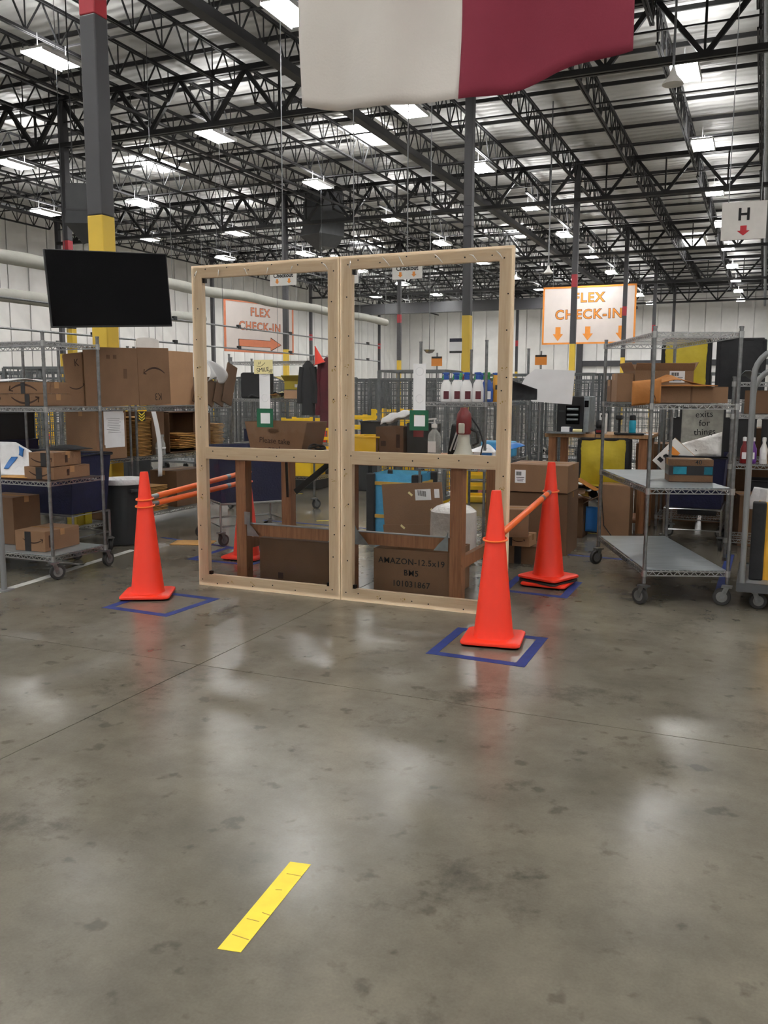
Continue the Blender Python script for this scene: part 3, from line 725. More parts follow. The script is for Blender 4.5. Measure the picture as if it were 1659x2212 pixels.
# ================================================================== SIGNS
def arrow_poly(w_, h, sh=.5, sw=.5):   # pointing down, centred
    return [(-w_*sw/2, h/2), (w_*sw/2, h/2), (w_*sw/2, h/2-h*sh), (w_/2, h/2-h*sh), (0, -h/2), (-w_/2, h/2-h*sh), (-w_*sw/2, h/2-h*sh)][::-1]
def flex_sign(label, loc, rz, W, H, fill, down):
    t = T('check_in_sign', label, 'sign', loc, rz)
    MB().box((0, 0, 0), (W, .04, H)).build('board', SIGNW, t)
    b = MB(); e = .045
    for x, z, sx, sz in ((0, H/2, W+2*e, e*2), (0, -H/2, W+2*e, e*2), (-W/2, 0, e*2, H), (W/2, 0, e*2, H)): b.box((x, -.005, z), (sx, .06, sz))
    b.build('border', fill, t)
    s = H*.235
    for tx, z, xo in (('FLEX', H*.3, .0), ('CHECK-IN', 0.02, .0)):
        text(t, tx, s, (xo, -.022, z), INK, extrude=.002, offset=s*.04, name='letter_outline', chars=1.14)
        text(t, tx, s, (xo, -.026, z), fill, extrude=.002, offset=s*.014, chars=1.14)
    if down:
        for x in (-W*.33, 0, W*.36): MB().prism(arrow_poly(W*.115, H*.25), .004, Matrix.Translation((x, -.026, -H*.33))).build('arrow', fill, t)
    else:
        M = Matrix.Translation((.0, -.026, -H*.33)) @ Matrix.Rotation(R(-90), 4, 'Y')
        MB().prism(arrow_poly(H*.26, W*.62, .74, .52), .004, M).build('arrow', fill, t)
        MB().prism(arrow_poly(H*.29, W*.64, .74, .52), .003, Matrix.Translation((.0, -.0235, -H*.33)) @ Matrix.Rotation(R(-90), 4, 'Y')).build('arrow_outline', INK, t)
    c = MB()
    for x in (-W*.4, W*.4): MB().tube([(x, 0, H/2), (x, 0, 9.79-loc[2])], .012, 6).build('hanging_wire', POSTM, t)
    return t
flex_sign('big white check-in sign with three orange down arrows', (-8.67, 47, 5.62), 0, 4.75, 2.9, SIGNO, True)
sa, sb = Vector((-22.9, 34.5, 0)), Vector((-21.8, 38.85, 0)); sd = sb-sa
flex_sign('white check-in sign with one coral arrow pointing right', ((sa.x+sb.x)/2, (sa.y+sb.y)/2, 4.6), math.atan2(sd.y, sd.x), sd.length, 2.3, SIGNP, False)
def checkout(x, label, full=True):
    t = T('checkout_sign', label, 'sign', (x, 16, 3.9))
    MB().box((0, 0, 0), (.62, .015, .46)).build('board', WHITEP, t)
    text(t, 'Checkout', .115, (0, -.0095, -.03), BLKPR, offset=.004)
    for dx in (-.14, .14): MB().prism(arrow_poly(.1, .1), .002, Matrix.Translation((dx, -.0105, -.145))).build('arrow', SIGNO, t)
    MB().tube([(0, 0, .23), (0, 0, 5.89)], .012, 6).build('hanging_rod', TUBEG, t)
checkout(-6.44, 'white checkout sign with two orange arrows, seen through the right panel')
checkout(-9.18, 'white checkout sign with two orange arrows, seen through the left panel')
o = T('hanging_card', 'small white hanging sign edge beside the joint of the two panels', 'sign', (-7.58, 16, 3.85)); MB().box((0, 0, 0), (.2, .015, .42)).build('board', WHITEP, o); MB().tube([(0, 0, .2), (0, 0, 5.94)], .01, 6).build('hanging_rod', TUBEG, o)
hs = T('letter_sign', 'white hanging sign with a black letter H and red arrow', 'sign', (-.375, 13, 3.79), R(2))
MB().box((0, 0, 0), (.56, .015, .49)).build('board', WHITEP, hs)
text(hs, 'H', .22, (0, -.0095, .075), BLKPR, offset=.006); MB().prism(arrow_poly(.16, .13), .002, Matrix.Translation((0, -.0105, -.13))).build('arrow', SIGNR, hs)
for dx in (-.2, .2): MB().tube([(dx, 0, .245), (dx, 0, 6.0)], .006, 6).build('hanging_wire', POSTM, hs)

# ================================================================== DUCTS, HANGING EQUIPMENT
def duct(label, pts, r):
    t = T('fabric_duct', label, 'duct'); P = []
    for (a, b) in zip(pts[:-1], pts[1:]):
        for i in range(8): P.append(Vector(a).lerp(Vector(b), i/8))
    P.append(Vector(pts[-1]))
    P = [p+Vector((.02*math.sin(i*1.7), 0, .03*math.sin(i*.9))) for i, p in enumerate(P)]
    MB().tube(P, [r*(1+.04*math.sin(i*2.3)) for i in range(len(P))], 18).build('duct_tube', DUCTM, t, True)
    b = MB()
    for p in P[::4]:
        if abs(p.y-33.4) > 1: MB().tube([p+Vector((0, 0, r*.9)), (p.x, p.y, 9.79)], .008, 5).build('suspension_wire', POSTM, t)
duct('upper pale fabric air duct running along the left side of the hall', [(-17.2, 6, 4.66), (-17.2, 16.2, 4.73), (-17.2, 23, 4.83), (-17.2, 28, 4.9), (-17.2, 34, 4.94), (-17.2, 40, 4.98)], .17)
duct('lower pale fabric air duct ending behind the left post of the screen', [(-17.2, 6, 3.75), (-17.2, 16.2, 3.81), (-17.2, 24.6, 3.88)], .165)
def diffuser(label, loc, rz, s=1, s_riser=True):
    t = T('air_unit', label, 'air unit', loc, rz)
    rings = [(.30, .34, .0, .1), (.56, .6, -.1, .5), (.54, .54, .0, .95), (.54, .54, .0, 1.75)]
    vs = []
    for hx, hy, oy, z in rings: vs += [(sx*hx*s, (sy*hy+oy)*s, z*s) for sx, sy in ((-1, -1), (1, -1), (1, 1), (-1, 1))]
    vs[0] = (-.12*s, -.12*s, -.06*s)
    MB().add(vs, [(3, 2, 1, 0), (12, 13, 14, 15)]+[(4*k+m_, 4*k+(m_+1) % 4, 4*k+4+(m_+1) % 4, 4*k+4+m_) for k in range(3) for m_ in range(4)]).build('housing', DGREY, t)
    MB().box((0, 0, .95*s), (1.11*s, 1.11*s, .03)).build('seam_flange', COLG, t)
    if s_riser: MB().box((0, 0, (1.75*s+9.79-loc[2])/2), (1.0*s, 1.0*s, 9.79-loc[2]-1.75*s)).build('riser', DGREY, t)
    else:
        for dx in (-.4, .4): MB().tube([(dx*s, 0, 1.58*s), (dx*s, 0, 9.79-loc[2])], .012, 6).build('hanging_rod', STEEL, t)
diffuser('faceted dark grey air unit hanging above the left panel', (-17.2, 33.4, 7.4), R(-22), 1.12)
diffuser('dark boxy unit hanging left of the thick grey column', (-12.62, 14.2, 4.45), R(30), .62, False)
for lab, x, y, z0, s in (('thin pendant with bell end hanging left of the big check-in sign', -6.0, 26, 5.0, 1), ('thin pendant with glass dome hanging right of the flag', -1.6, 15.2, 6.35, 1.2)):
    t = T('pendant', lab, 'pendant', (x, y, z0))
    MB().tube([(0, 0, .1), (0, 0, 9.79-z0)], .02, 8).build('rod', POSTM, t, True)
    MB().lathe([(.14*s, 0), (.13*s, .03), (.05*s, .12*s), (.025, .22*s)], 18).build('bell', WHITEP, t, True)
for k, (z, lab) in enumerate(((3.35, 'upper thin air line crossing in front of the left wall'), (2.75, 'lower thin air line crossing in front of the left wall'))):
    t = T('air_line', lab, 'pipe', (-14, 0, z))
    MB().tube([(0, 10, 0), (0, 32, 0)], .022, 8).build('pipe', POSTM, t, True)
    for y in range(12, 32, 3): MB().tube([(0, y, .02), (0, y, 9.79-z)], .007, 5).build('hanger', POSTM, t); MB().box((0, y+.8, .03), (.08, .12, .1)).build('coupling', BLACKP, t)

# ================================================================== WORKBENCH BEHIND THE SCREEN
bn = T('workbench', 'brown timber workbench behind the plastic screen', 'workbench', (0, 0, 0))
for x, y in ((-3.725, 5.83), (-2.79, 5.83), (-1.945, 5.83), (-3.77, 6.62), (-1.92, 6.62)):
    MB().box((x, y, .475), (.09, .09, .95)).build('leg', OLDWOOD, bn)
MB().box((-2.85, 6.22, .975), (2.02, .92, .045)).build('bench_top', OLDWOOD, bn, bevel=.004)
for x0, x1, y in ((-3.68, -2.835, 5.83), (-2.745, -1.99, 5.83)):
    MB().box(((x0+x1)/2, y, .405), (x1-x0, .04, .088)).build('beam', OLDWOOD, bn)
    MB().box(((x0+x1)/2, y, .4525), (x1-x0, .05, .006)).build('beam_cap', TUBEG, bn)
for x in (-3.77, -1.93): MB().box((x, 6.225, .27), (.04, .7, .088)).build('side_beam', OLDWOOD, bn)
for x, sx in ((-3.67, 1), (-2.85, -1), (-2.73, 1), (-2.0, -1)):
    MB().prism([(0, .36), (sx*.11, .36), (sx*.07, .41), (sx*.02, .46), (sx*.0, .5)][::sx], .004, Matrix.Translation((x, 5.78, 0))).build('steel_bracket', GALV, bn)
MB().box((-3.665, 5.78, .5), (.05, .008, .1)).build('steel_bracket', GALV, bn)
MB().bar((-3.74, 6.55, .6), (-3.55, 6.2, .93), .02, .05).build('brace', BLACKP, bn); MB().bar((-3.3, 6.62, .93), (-3.7, 6.62, .62), .02, .05).build('brace', BLACKP, bn)
TZ = .999
carton('plain brown carton on the floor under the left half of the workbench', .62, .42, .34, (-3.29, 6.06, 0), 0, CARD2, 'closed', [('rect', 'f', -.12, .05, .045, .05, INK, 'print_mark')])
carton('brown carton with black stock lettering under the right half of the workbench', .6, .46, .335, (-2.30, 6.06, 0), 0, CARD, 'cut', [('text', 'f', 0, .165, 'AMAZON-12.5x19\nBM5\n101031867', .062, BLKPR)])
MB_ = T('stretch_wrap_roll', 'white plastic-wrapped roll standing behind the workbench', 'roll', (-2.43, 7.16, 0))
MB().lathe([(.17, 0), (.2, .02), (.205, .3), (.2, .46), (.15, .5), (.06, .53)], 28).build('wrapped_roll', WRAP, MB_, True)
MB().lathe([(.06, .52), (.025, .56), (.035, .6), (.05, .63), (.01, .64)], 12).build('twisted_knot', WRAP, MB_, True)
# tote with writing
tt = T('cardboard_tote', 'open cardboard tote with handwriting and handle hole on the workbench', 'box', (-3.5, 6.12, TZ))
def trap(w0, w1, h, hole=True):
    b = MB(); n = 16; cz = h*.72; hx, hz = .055, .02
    out = [(-w1/2, h), (-w0/2, 0), (w0/2, 0), (w1/2, h)]
    oval = [(hx*math.cos(2*math.pi*i/n)-.02, cz+hz*math.sin(2*math.pi*i/n)) for i in range(n)]
    return out, oval
w0, w1, hh = .44, .56, .25
b = MB()
out, ov = trap(w0, w1, hh)
per = []
for i in range(16):     # outer points matched to the oval
    a = 2*math.pi*i/16; x, z = math.cos(a), math.sin(a); cz = hh*.72
    ts = []
    for (xa, za), (xb, zb_) in zip(out, out[1:]+out[:1]):
        den = x*(zb_-za)-z*(xb-xa)
        if abs(den) < 1e-9: continue
        px, pz = -.02, cz; t1 = ((xa-px)*(zb_-za)-(za-pz)*(xb-xa))/den; u = ((xa-px)*z-(za-pz)*x)/den
        if t1 > 0 and -1e-6 <= u <= 1+1e-6: ts.append(t1)
    t1 = min(ts); per.append((-.02+x*t1, cz+z*t1))
vs = [(x, 0, z) for x, z in ov]+[(x, 0, z) for x, z in per]
corners = [(-w1/2, 0, hh), (-w0/2, 0, 0), (w0/2, 0, 0), (w1/2, 0, hh)]
b.add(vs, [(i, 16+i, 16+(i+1) % 16, (i+1) % 16) for i in range(16)])
for cx, _, cz in corners:
    k = min(range(16), key=lambda i: (per[i][0]-cx)**2+(per[i][1]-cz)**2)
    for k2 in ((k-1) % 16, (k+1) % 16): b.add([(cx, 0, cz), (per[k][0], 0, per[k][1]), (per[k2][0], 0, per[k2][1])], [(0, 1, 2)])
fr_ = b.build('front_panel', CARD, tt, thick=.005); fr_.location = (0, -.17, 0)
MB().prism(out, .005).build('back_panel', CARD, tt).location = (0, .17, 0)
for sx in (-1, 1):
    MB().add([(sx*w0/2, -.17, 0), (sx*w0/2, .17, 0), (sx*w1/2, .17, hh), (sx*w1/2, -.17, hh)], [(0, 1, 2, 3)]).build('side_panel', CARD2, tt, thick=.005)
MB().box((0, 0, .004), (w0, .34, .006)).build('bottom', CARD2, tt)
text(tt, 'Please take\none!', .062, (-.01, -.1745, .07), INK, extrude=.0005, ry=R(3), name='handwriting')
def bin_box(name, label, cat, w_, d, h, loc, m, rz=0, rim=.012):
    t = T(name, label, cat, loc, rz); k = .006
    b = MB().box((0, 0, k/2), (w_*.92, d*.92, k))
    for s in (-1, 1):
        b.box((0, s*(d/2-k), h/2), (w_, k, h)); b.box((s*(w_/2-k), 0, h/2), (k, d, h))
    b.build('bin_body', m, t)
    r = MB()
    for s in (-1, 1): r.box((0, s*d/2, h), (w_+rim, rim, rim)); r.box((s*w_/2, 0, h), (rim, d, rim))
    r.build('rim', m, t, bevel=.003); return t
bin_box('plastic_bin', 'bright yellow plastic bin on the bench by the panel joint', 'bin', .27, .3, .145, (-2.79, 6.2, TZ), YPL)
bin_box('plastic_bin', 'dark grey plastic tote standing behind the yellow bench bin', 'bin', .24, .2, .25, (-2.84, 6.47, TZ), BLACKP)
carton('small brown carton on the workbench beneath the white bag', .225, .3, .225, (-2.57, 6.2, TZ), 0, CARD2, 'cut', [('rect', 'f', .07, .12, .03, .1, INK, 'print_mark'), ('rect', 'f', -.05, .1, .04, .04, INK, 'print_mark')])
soft_bag('white_bag', 'crumpled white bag draped on the small bench carton', 'bag', lambda u, v: ((u-.5)*.3, (v-.5)*.12+.01*math.sin(9*u), .06*math.sin(math.pi*v)*(.6+.4*math.sin(3*u+1))+.1*u+.008*math.sin(17*u+9*v)), POLY, (-2.5, 6.12, TZ+.24))
bk = T('black_case', 'black plastic case on the bench behind the right paper strip', 'case', (-2.335, 6.16, TZ)); MB().box((0, 0, .13), (.2, .22, .26)).build('case_body', BLACKP, bk, bevel=.012); MB().box((0, -.113, .18), (.08, .006, .05)).build('latch', REDPL, bk)
for i in range(5): MB().box((.102, 0, .06+i*.04), (.004, .16, .012)).build('vent_slat', GREYP, bk)
sb_ = T('sanitiser_bottle', 'clear pump bottle of sanitiser on the workbench', 'bottle', (-2.2, 6.02, TZ))
MB().lathe([(.046, 0), (.05, .008), (.05, .16), (.044, .185), (.018, .215), (.018, .23)], 24).build('bottle', CLEAR, sb_, True)
MB().lathe([(.021, .228), (.021, .252), (.008, .256), (.006, .285), (.016, .287), (.016, .298)], 16).bar((0, 0, .293), (-.045, 0, .288), .012).build('pump', BOTW, sb_, True)
MB().tube([(0, 0, .02), (.004, 0, .23)], .004, 6).build('dip_tube', BOTW, sb_); MB().box((0, -.051, .09), (.06, .002, .08)).build('label', PAPER, sb_)
mg = T('megaphone', 'red and pale grey megaphone standing on its horn on the bench', 'megaphone', (-2.0, 6.1, TZ))
MB().lathe([(.088, 0), (.09, .006), (.062, .06), (.046, .12), (.042, .19), (.03, .19)], 28).build('horn', HORN, mg, True)
MB().lathe([(.05, .18), (.056, .2), (.056, .29), (.05, .33), (.03, .36), (.028, .375)], 24).build('housing', REDPL, mg, True)
MB().tube([(.05, 0, .22), (.1, 0, .2), (.11, 0, .12), (.07, 0, .1)], .011, 8).build('handle', BLACKP, mg, True)
MB().box((0, -.052, .225), (.045, .03, .075)).build('pistol_grip', HORN, mg, bevel=.008)
MB().tube([(.05, .02, .3), (.11, .02, .22), (.15, 0, .12), (.14, -.03, .03), (.19, -.02, .01)], .006, 6).build('strap', BLACKF, mg, True)
st = T('striped_pouch', 'black and white striped pouch leaning by the megaphone', 'pouch', (-2.115, 6.33, TZ), 0)
MB().box((0, 0, .12), (.14, .05, .24), 0, 0, R(8)).build('pouch_body', BLACKF, st, bevel=.012)
for i in range(4): MB().bar((-.06+i*.03, -.0275, .04+.01*i), (.0+i*.025, -.0275, .21), .002, .012).build('white_stripe', PAPER, st)
cb = T('cable_coil', 'coiled black cable lying on the bench beside the tote', 'cable', (-3.16, 6.0, TZ))
for k in range(4): MB().tube([(.075*math.cos(a)*(1-.06*k), .055*math.sin(a), .012+.018*k+.012*math.sin(2*a+k)) for a in [2*math.pi*i/20 for i in range(20)]], .008, 6, True).build('cable_loop', BLACKP, cb, True)
pp = T('paper_pile', 'blue and white packet at the right end of the bench', 'packet', (-1.92, 6.4, TZ)); MB().box((0, 0, .02), (.16, .12, .04)).build('packet', PAPER, pp, bevel=.004); MB().box((.02, -.061, .02), (.09, .002, .025)).build('blue_print', BLUEP, pp)

# flats and blue tote behind the bench
ft = T('flattened_carton', 'large flattened carton with shipping labels leaning behind the workbench', 'cardboard', (-2.9, 7.4, .06), R(-6))
MB().box((0, 0, .3), (.62, .012, .6), 0, 0, R(-5)).build('upper_sheet', CARD, ft); MB().box((.0, -.014, .1), (.6, .01, .24), 0, 0, R(-5)).build('lower_flap', CARD, ft)
MB().box((.1, -.008, .5), (.16, .002, .1), 0, 0, R(-5)).build('shipping_label', PAPER, ft); MB().box((.24, -.008, .52), (.05, .002, .08), 0, 0, R(-5)).build('shipping_label', PAPER, ft)
for x, z in ((-.03, .5), (.2, .36), (-.1, .19)): MB().box((x, -.021 if z < .3 else -.008, z), (.05, .002, .02), 0, 0, R(35)).build('tape_bit', NOTE, ft)
for i in range(8): MB().box((.05+.011*i, -.0095, .515-.001*i), (.005, .001, .05), 0, 0, R(-5)).build('barcode_bar', BLKPR, ft)
tote_bag('tote_bag', 'blue fabric tote with black edge and mustard straps behind the bench', .5, .45, .66, (-3.42, 8.4, 0), 0, BBAG, BLACKF, straps=(.22, .56))

# ================================================================== SHELF UNIT WITH BOTTLES (behind right panel)
wire_rack('wire_shelving', 'chrome wire shelving behind the right panel holding the spray bottles', .62, 1.5, 1.93, (.15, .82, 1.395), (-2.88, 7.5, 0), 0, casters=False, cat='shelving')
def spray_bottle(label, loc, rz=0, cap=BOTB, body=BOTW, trig=BOTG, group='spray bottles on the wire shelf', lab=MAROON):
    t = T('spray_bottle', label, 'bottle', loc, rz, group)
    MB().lathe([(.05, 0), (.055, .008), (.056, .1), (.045, .16), (.022, .205), (.018, .215)], 18, sx=1, sy=.6).build('bottle', body, t, True)
    MB().lathe([(.024, .2), (.025, .235), (.012, .242)], 14).build('neck_ring', cap, t, True)
    MB().box((.002, 0, .252), (.05, .022, .024)).box((-.03, 0, .256), (.016, .012, .014)).build('spray_head', cap, t, bevel=.006)
    MB().bar((-.018, 0, .245), (-.035, 0, .2), .01, .016).build('trigger', trig, t)
    MB().box((.012, -.034, .06), (.05, .002, .07), 0, R(-2)).build('label', lab, t)
    return t
ords = ['leftmost', 'second from left', 'third from left', 'rightmost']
for i, x in enumerate((-2.66, -2.565, -2.465, -2.36)):
    spray_bottle('white spray bottle with maroon label on the wire shelf, %s of four' % ords[i], (x, 7.58+.01*(i % 2), 1.402), R(8*(i % 3)), [BOTB, BOTB, BOTB, BOTB][i], BOTW, [BOTG, BOTG, REDPL, BOTG][i])
spray_bottle('blue spray bottle with green trigger beside the white spray bottles', (-2.285, 7.62, 1.402), R(10), BOTG, BOTB, BOTG, lab=PAPER)
spray_bottle('blue spray bottle with blue head by the shelf post', (-2.24, 7.76, 1.402), R(20), BOTB, BOTB, BOTG, lab=PAPER)
spray_bottle('white spray bottle with green head in the back row of the shelf', (-2.6, 7.78, 1.402), R(-15), BOTG, BOTW, BOTG)
spray_bottle('white spray bottle with blue head in the back row of the shelf', (-2.4, 7.8, 1.402), R(-10), BOTB, BOTW, REDPL)
gp = T('golden_pouch', 'golden refill pouch at the right end of the bottle shelf', 'pouch', (-2.18, 7.66, 1.402)); 
MB().grid(lambda u, v: ((u-.5)*.14*(1-.15*v), -.035*math.sin(math.pi*v*.9+.2)*math.sin(math.pi*u), v*.24), 8, 8).grid(lambda u, v: ((.5-u)*.14*(1-.15*v), .035*math.sin(math.pi*v*.9+.2)*math.sin(math.pi*u), v*.24), 8, 8).build('pouch', GOLDP, gp, True)
MB().box((0, -.036, .13), (.06, .004, .04)).build('dark_label', BLKPR, gp)
soft_bag('silver_pack', 'grey and white plastic pack on the shelf end behind the pine post', 'pack', lambda u, v: ((u-.5)*.3, .05*math.sin(math.pi*u)*math.sin(math.pi*v)+.01*math.sin(14*u), v*.2*(1-.5*u)+.02), BLACKF, (-2.12, 8.2, 1.4))
wsht = T('white_board_sheet', 'blank white board sheet standing on the shelf right of the screen', 'board', (-2.06, 8.9, 1.4), R(4)); MB().prism([(-.13, 0), (.28, -.03), (.3, .31), (-.1, .33), (-.2, .25), (-.24, .17)][::1], .006).build('sheet', PAPER, wsht)
def heap(label, loc, n, w_, d, mats, name='paper_mailer', cat='mailer', group=None, sz=.2):
    rnd = random.Random(n*31+int(loc[0]*100))
    for i in range(n):
        m = mats[i % len(mats)]; s = sz*rnd.uniform(.7, 1.2); a1 = rnd.uniform(0, 6)
        o = MB().grid(lambda u, v: ((u-.5)*s*1.3, (v-.5)*s, .02*math.sin(4*u+a1)*math.cos(3*v+a1)+.012), 6, 5).build(name, m, None, True, thick=.006)
        o.location = (loc[0]+rnd.uniform(-w_, w_), loc[1]+rnd.uniform(-d, d), loc[2]+.014*i+.02); o.rotation_euler = (rnd.uniform(-.25, .25), rnd.uniform(-.25, .25), rnd.uniform(0, 6))
        tag(o, label, cat, group or label)
heap('loose blue, white and amber mailer in the pile on the lower wire shelf', (-2.45, 8.2, .835), 7, .16, .45, [POLY, KRAFT2, BLUEP, POLY], sz=.2)
bt = T('blue_bag', 'small blue bag with yellow strap on the shelf behind the mailers', 'bag', (-2.5, 8.8, .83)); MB().box((0, 0, .08), (.34, .2, .16)).build('bag_body', BBAG, bt, bevel=.02); MB().box((.1, -.103, .08), (.04, .004, .15)).build('strap', STRAP, bt)

# carton stack right of the screen
carton('large brown carton with white label, top of the stack right of the screen', .56, .5, .25, (-1.86, 8.1, .58), R(0), CARD, 'closed', [('label', 'f', -.16, .14, .1, .12)])
carton('brown carton carrying the labelled carton, middle of the stack', .58, .5, .57, (-1.87, 8.12, 0.0), 0, CARD2, 'closed')
carton('brown carton with arrow mark standing behind the nearest cone', .2, .26, .24, (-1.9, 7.3, .26), R(15), CARD, 'closed', [('smile', 'r', 0, .1, .16), ('rect', 'r', -.1, .12, .03, .2, BLACKT, 'black_tape')])
carton('low brown carton lying on the floor between the cones', .42, .3, .16, (-1.86, 7.5, 0), R(5), CARD2, 'closed', [('rect', 'f', -.05, .08, .06, .16, BLACKT, 'black_tape')])
carton('small carton with black tape resting on the low floor carton', .24, .2, .1, (-1.9, 7.42, .16), R(-4), CARD3, 'closed', [('rect', 'f', -.06, .05, .05, .1, BLACKT, 'black_tape'), ('smile', 'f', .02, .05, .12)])

# ================================================================== LEFT SIDE
wire_rack('wire_cart', 'chrome wire cart at the left edge carrying parcels', 1.47, .6, 1.92, (.178, .775, 1.355, 1.86), (-6.55, 5.17, 0), 0, liner=(0,))
carton('long flat carton with upside-down arrow mark, upper one on the left cart top shelf', .95, .3, .095, (-5.85, 5.6, 1.462), 0, CARD, 'closed', [('smile', 'f', .26, .05, .3, -1, True), ('rect', 'f', .26, .047, .045, .093, BLACKT, 'black_tape'), ('rect', 'f', -.05, .05, .02, .05, INK, 'print_mark')])
carton('long flat carton with arrow mark, lower one on the left cart top shelf', .96, .32, .096, (-5.84, 5.6, 1.363), 0, CARD, 'closed', [('smile', 'f', .28, .045, .3), ('rect', 'f', .3, .048, .05, .094, BLACKT, 'black_tape'), ('rect', 'f', .0, .06, .015, .02, INK, 'print_mark')])
soft_bag('paper_sheet', 'thin white padded sheet lying over the cartons on the top shelf', 'packing sheet', lambda u, v: ((u-.5)*.8, (v-.5)*.3, .012*math.sin(7*u)*math.cos(5*v)+.012), POLY, (-5.95, 5.58, 1.565))
carton('small carton with black tape and arrow, upper one on the left cart middle shelf', .24, .34, .11, (-5.26, 5.43, .888), R(6), CARD, 'closed', [('rect', 'f', .02, .055, .05, .108, BLACKT, 'black_tape'), ('smile', 'f', .0, .05, .2), ('rect', 'r', -.02, .055, .03, .06, INK, 'print_mark')])
carton('small carton with black tape, lower one on the left cart middle shelf', .3, .42, .098, (-5.27, 5.46, .785), R(2), CARD, 'closed', [('rect', 'f', .0, .05, .06, .096, BLACKT, 'black_tape'), ('smile', 'f', .01, .045, .22), ('rect', 'r', -.05, .05, .025, .05, INK, 'print_mark')])
pb = soft_bag('poly_mailer', 'white and blue poly mailer bag slumped on the left cart middle shelf', 'mailer', lambda u, v: ((u-.5)*.42-.05*v, .05*math.sin(math.pi*u)*math.sin(math.pi*v)-.04+.12*v+.01*math.sin(12*u+5*v), v*.27*(1-.45*max(0, u-.45)/.55)), POLY, (-5.62, 5.38, .79))
for u0, v0 in ((.18, .2), (.42, .6)):
    MB().grid(lambda u, v: (((u0+.12*u+.1*v)-.5)*.42-.05*(v0+.35*v), .05*math.sin(math.pi*(u0+.12*u+.1*v))*math.sin(math.pi*(v0+.35*v))-.046+.12*(v0+.35*v)-.004+.01*math.sin(12*(u0+.12*u+.1*v)+5*(v0+.35*v)), (v0+.35*v)*.27*(1-.45*max(0, (u0+.12*u+.1*v)-.45)/.55)), 6, 6).build('blue_band', BLUEP, pb, True, thick=.002)
envelope('amber envelope lying under the poly mailer on the left cart', (-5.55, 5.3, .79), R(12), .3, .2, None, m=KRAFT)
dk = T('dark_pouch', 'flat black pouch lying over the small cartons on the left cart', 'pouch', (-5.27, 5.6, 1.0)); MB().grid(lambda u, v: ((u-.5)*.32, (v-.5)*.2, .03*math.sin(math.pi*u)*math.sin(math.pi*v)+.012), 8, 6).build('pouch', BLACKF, dk, True, thick=.006)
carton('brown carton with black tape and arrow on the left cart bottom shelf', .3, .42, .165, (-5.42, 5.47, .192), R(4), CARD, 'closed', [('rect', 'f', -.02, .08, .06, .16, BLACKT, 'black_tape'), ('smile', 'f', .03, .085, .2), ('rect', 'r', -.15, .08, .03, .1, INK, 'print_mark')])
carton('tall brown carton at the back of the left cart bottom shelf', .4, .3, .4, (-5.95, 5.58, .192), 0, CARD2, 'closed')
# grey tube hoop at the very edge and a hooped cart behind
th = T('tube_hoop', 'pale grey steel tube post standing at the left picture edge', 'guard rail', (-5.14, 4.73, 0))
MB().tube([(0, 0, .012), (0, 0, 1.5)]+[(-.25+.25*math.cos(a), 0, 1.5+.25*math.sin(a)) for a in [math.pi/2*i/6 for i in range(1, 7)]]+[(-1.0, 0, 1.75)]+[(-1.0-.25*math.sin(a), 0, 1.5+.25*math.cos(a)) for a in [math.pi/2*i/6 for i in range(1, 7)]]+[(-1.25, 0, .012)], .021, 12).build('hoop', TUBEG, th, True)
for x in (0, -1.25): MB().box((x, 0, .006), (.1, .1, .012)).build('foot_plate', TUBEG, th)
def hoop_cart(label, loc, rz, L=1.2, D=.75, H=1.7, name='hoop_cart'):
    t = T(name, label, 'platform cart', loc, rz)
    MB().box((L/2, D/2, .165), (L, D, .035)).build('platform', TUBEG, t, bevel=.006)
    e = MB()
    for y in (0, D): e.box((L/2, y, .16), (L+.02, .03, .06))
    e.box((0, D/2, .16), (.03, D, .06)); e.box((L, D/2, .16), (.03, D, .06)); e.build('edge_rail', DGREY, t)
    for y in (.02, .3):
        r = .18
        MB().tube([(.02, y, .18), (.02, y, H-r-.12*(y > .1))]+[(.02+r-r*math.cos(a), y, H-r-.12*(y > .1)+r*math.sin(a)) for a in [math.pi/2*i/7 for i in range(1, 8)]]+[(L-r, y, H-.12*(y > .1))]+[(L-.02-r+r*math.sin(a), y, H-r-.12*(y > .1)+r*math.cos(a)) for a in [math.pi/2*i/7 for i in range(1, 8)]]+[(L-.02, y, .18)], .019, 10).build('hoop', TUBEG, t, True)
    for i, (x, y) in enumerate(((.1, .08), (L-.1, .08), (L-.1, D-.08), (.1, D-.08))): caster(t, x, y, .15, .058, i+.2)
    return t
hoop_cart('grey hooped platform cart seen behind the left wire cart', (-8.75, 6.35, 0), R(0), 1.0, .7, 1.72)
hamper('hamper_truck', 'navy canvas hamper truck with chrome base behind the left wire cart', 1.0, .5, .4, .93, (-6.0, 6.12, 0), 0)
tc_ = T('trash_can', 'grey trash can with white liner beside the navy hamper', 'trash can', (-5.7, 6.76, 0))
MB().lathe([(.15, 0), (.16, .01), (.2, .58), (.215, .58), (.22, .62), (.205, .625), (.19, .58), (.15, .05)], 28).build('can', GREYP, tc_, True)
MB().lathe([(.218, .595), (.226, .615), (.22, .645), (.2, .638), (.18, .54)], 26).build('liner_bag', POLY, tc_, True)
MB().box((.2, -.08, .54), (.05, .09, .03), R(-20)).build('handle', GREYP, tc_, bevel=.006)
envelope('kraft envelope lying flat on the floor behind the left cone', (-5.1, 7.05, .001), R(20), .4, .26, None, m=KRAFT)
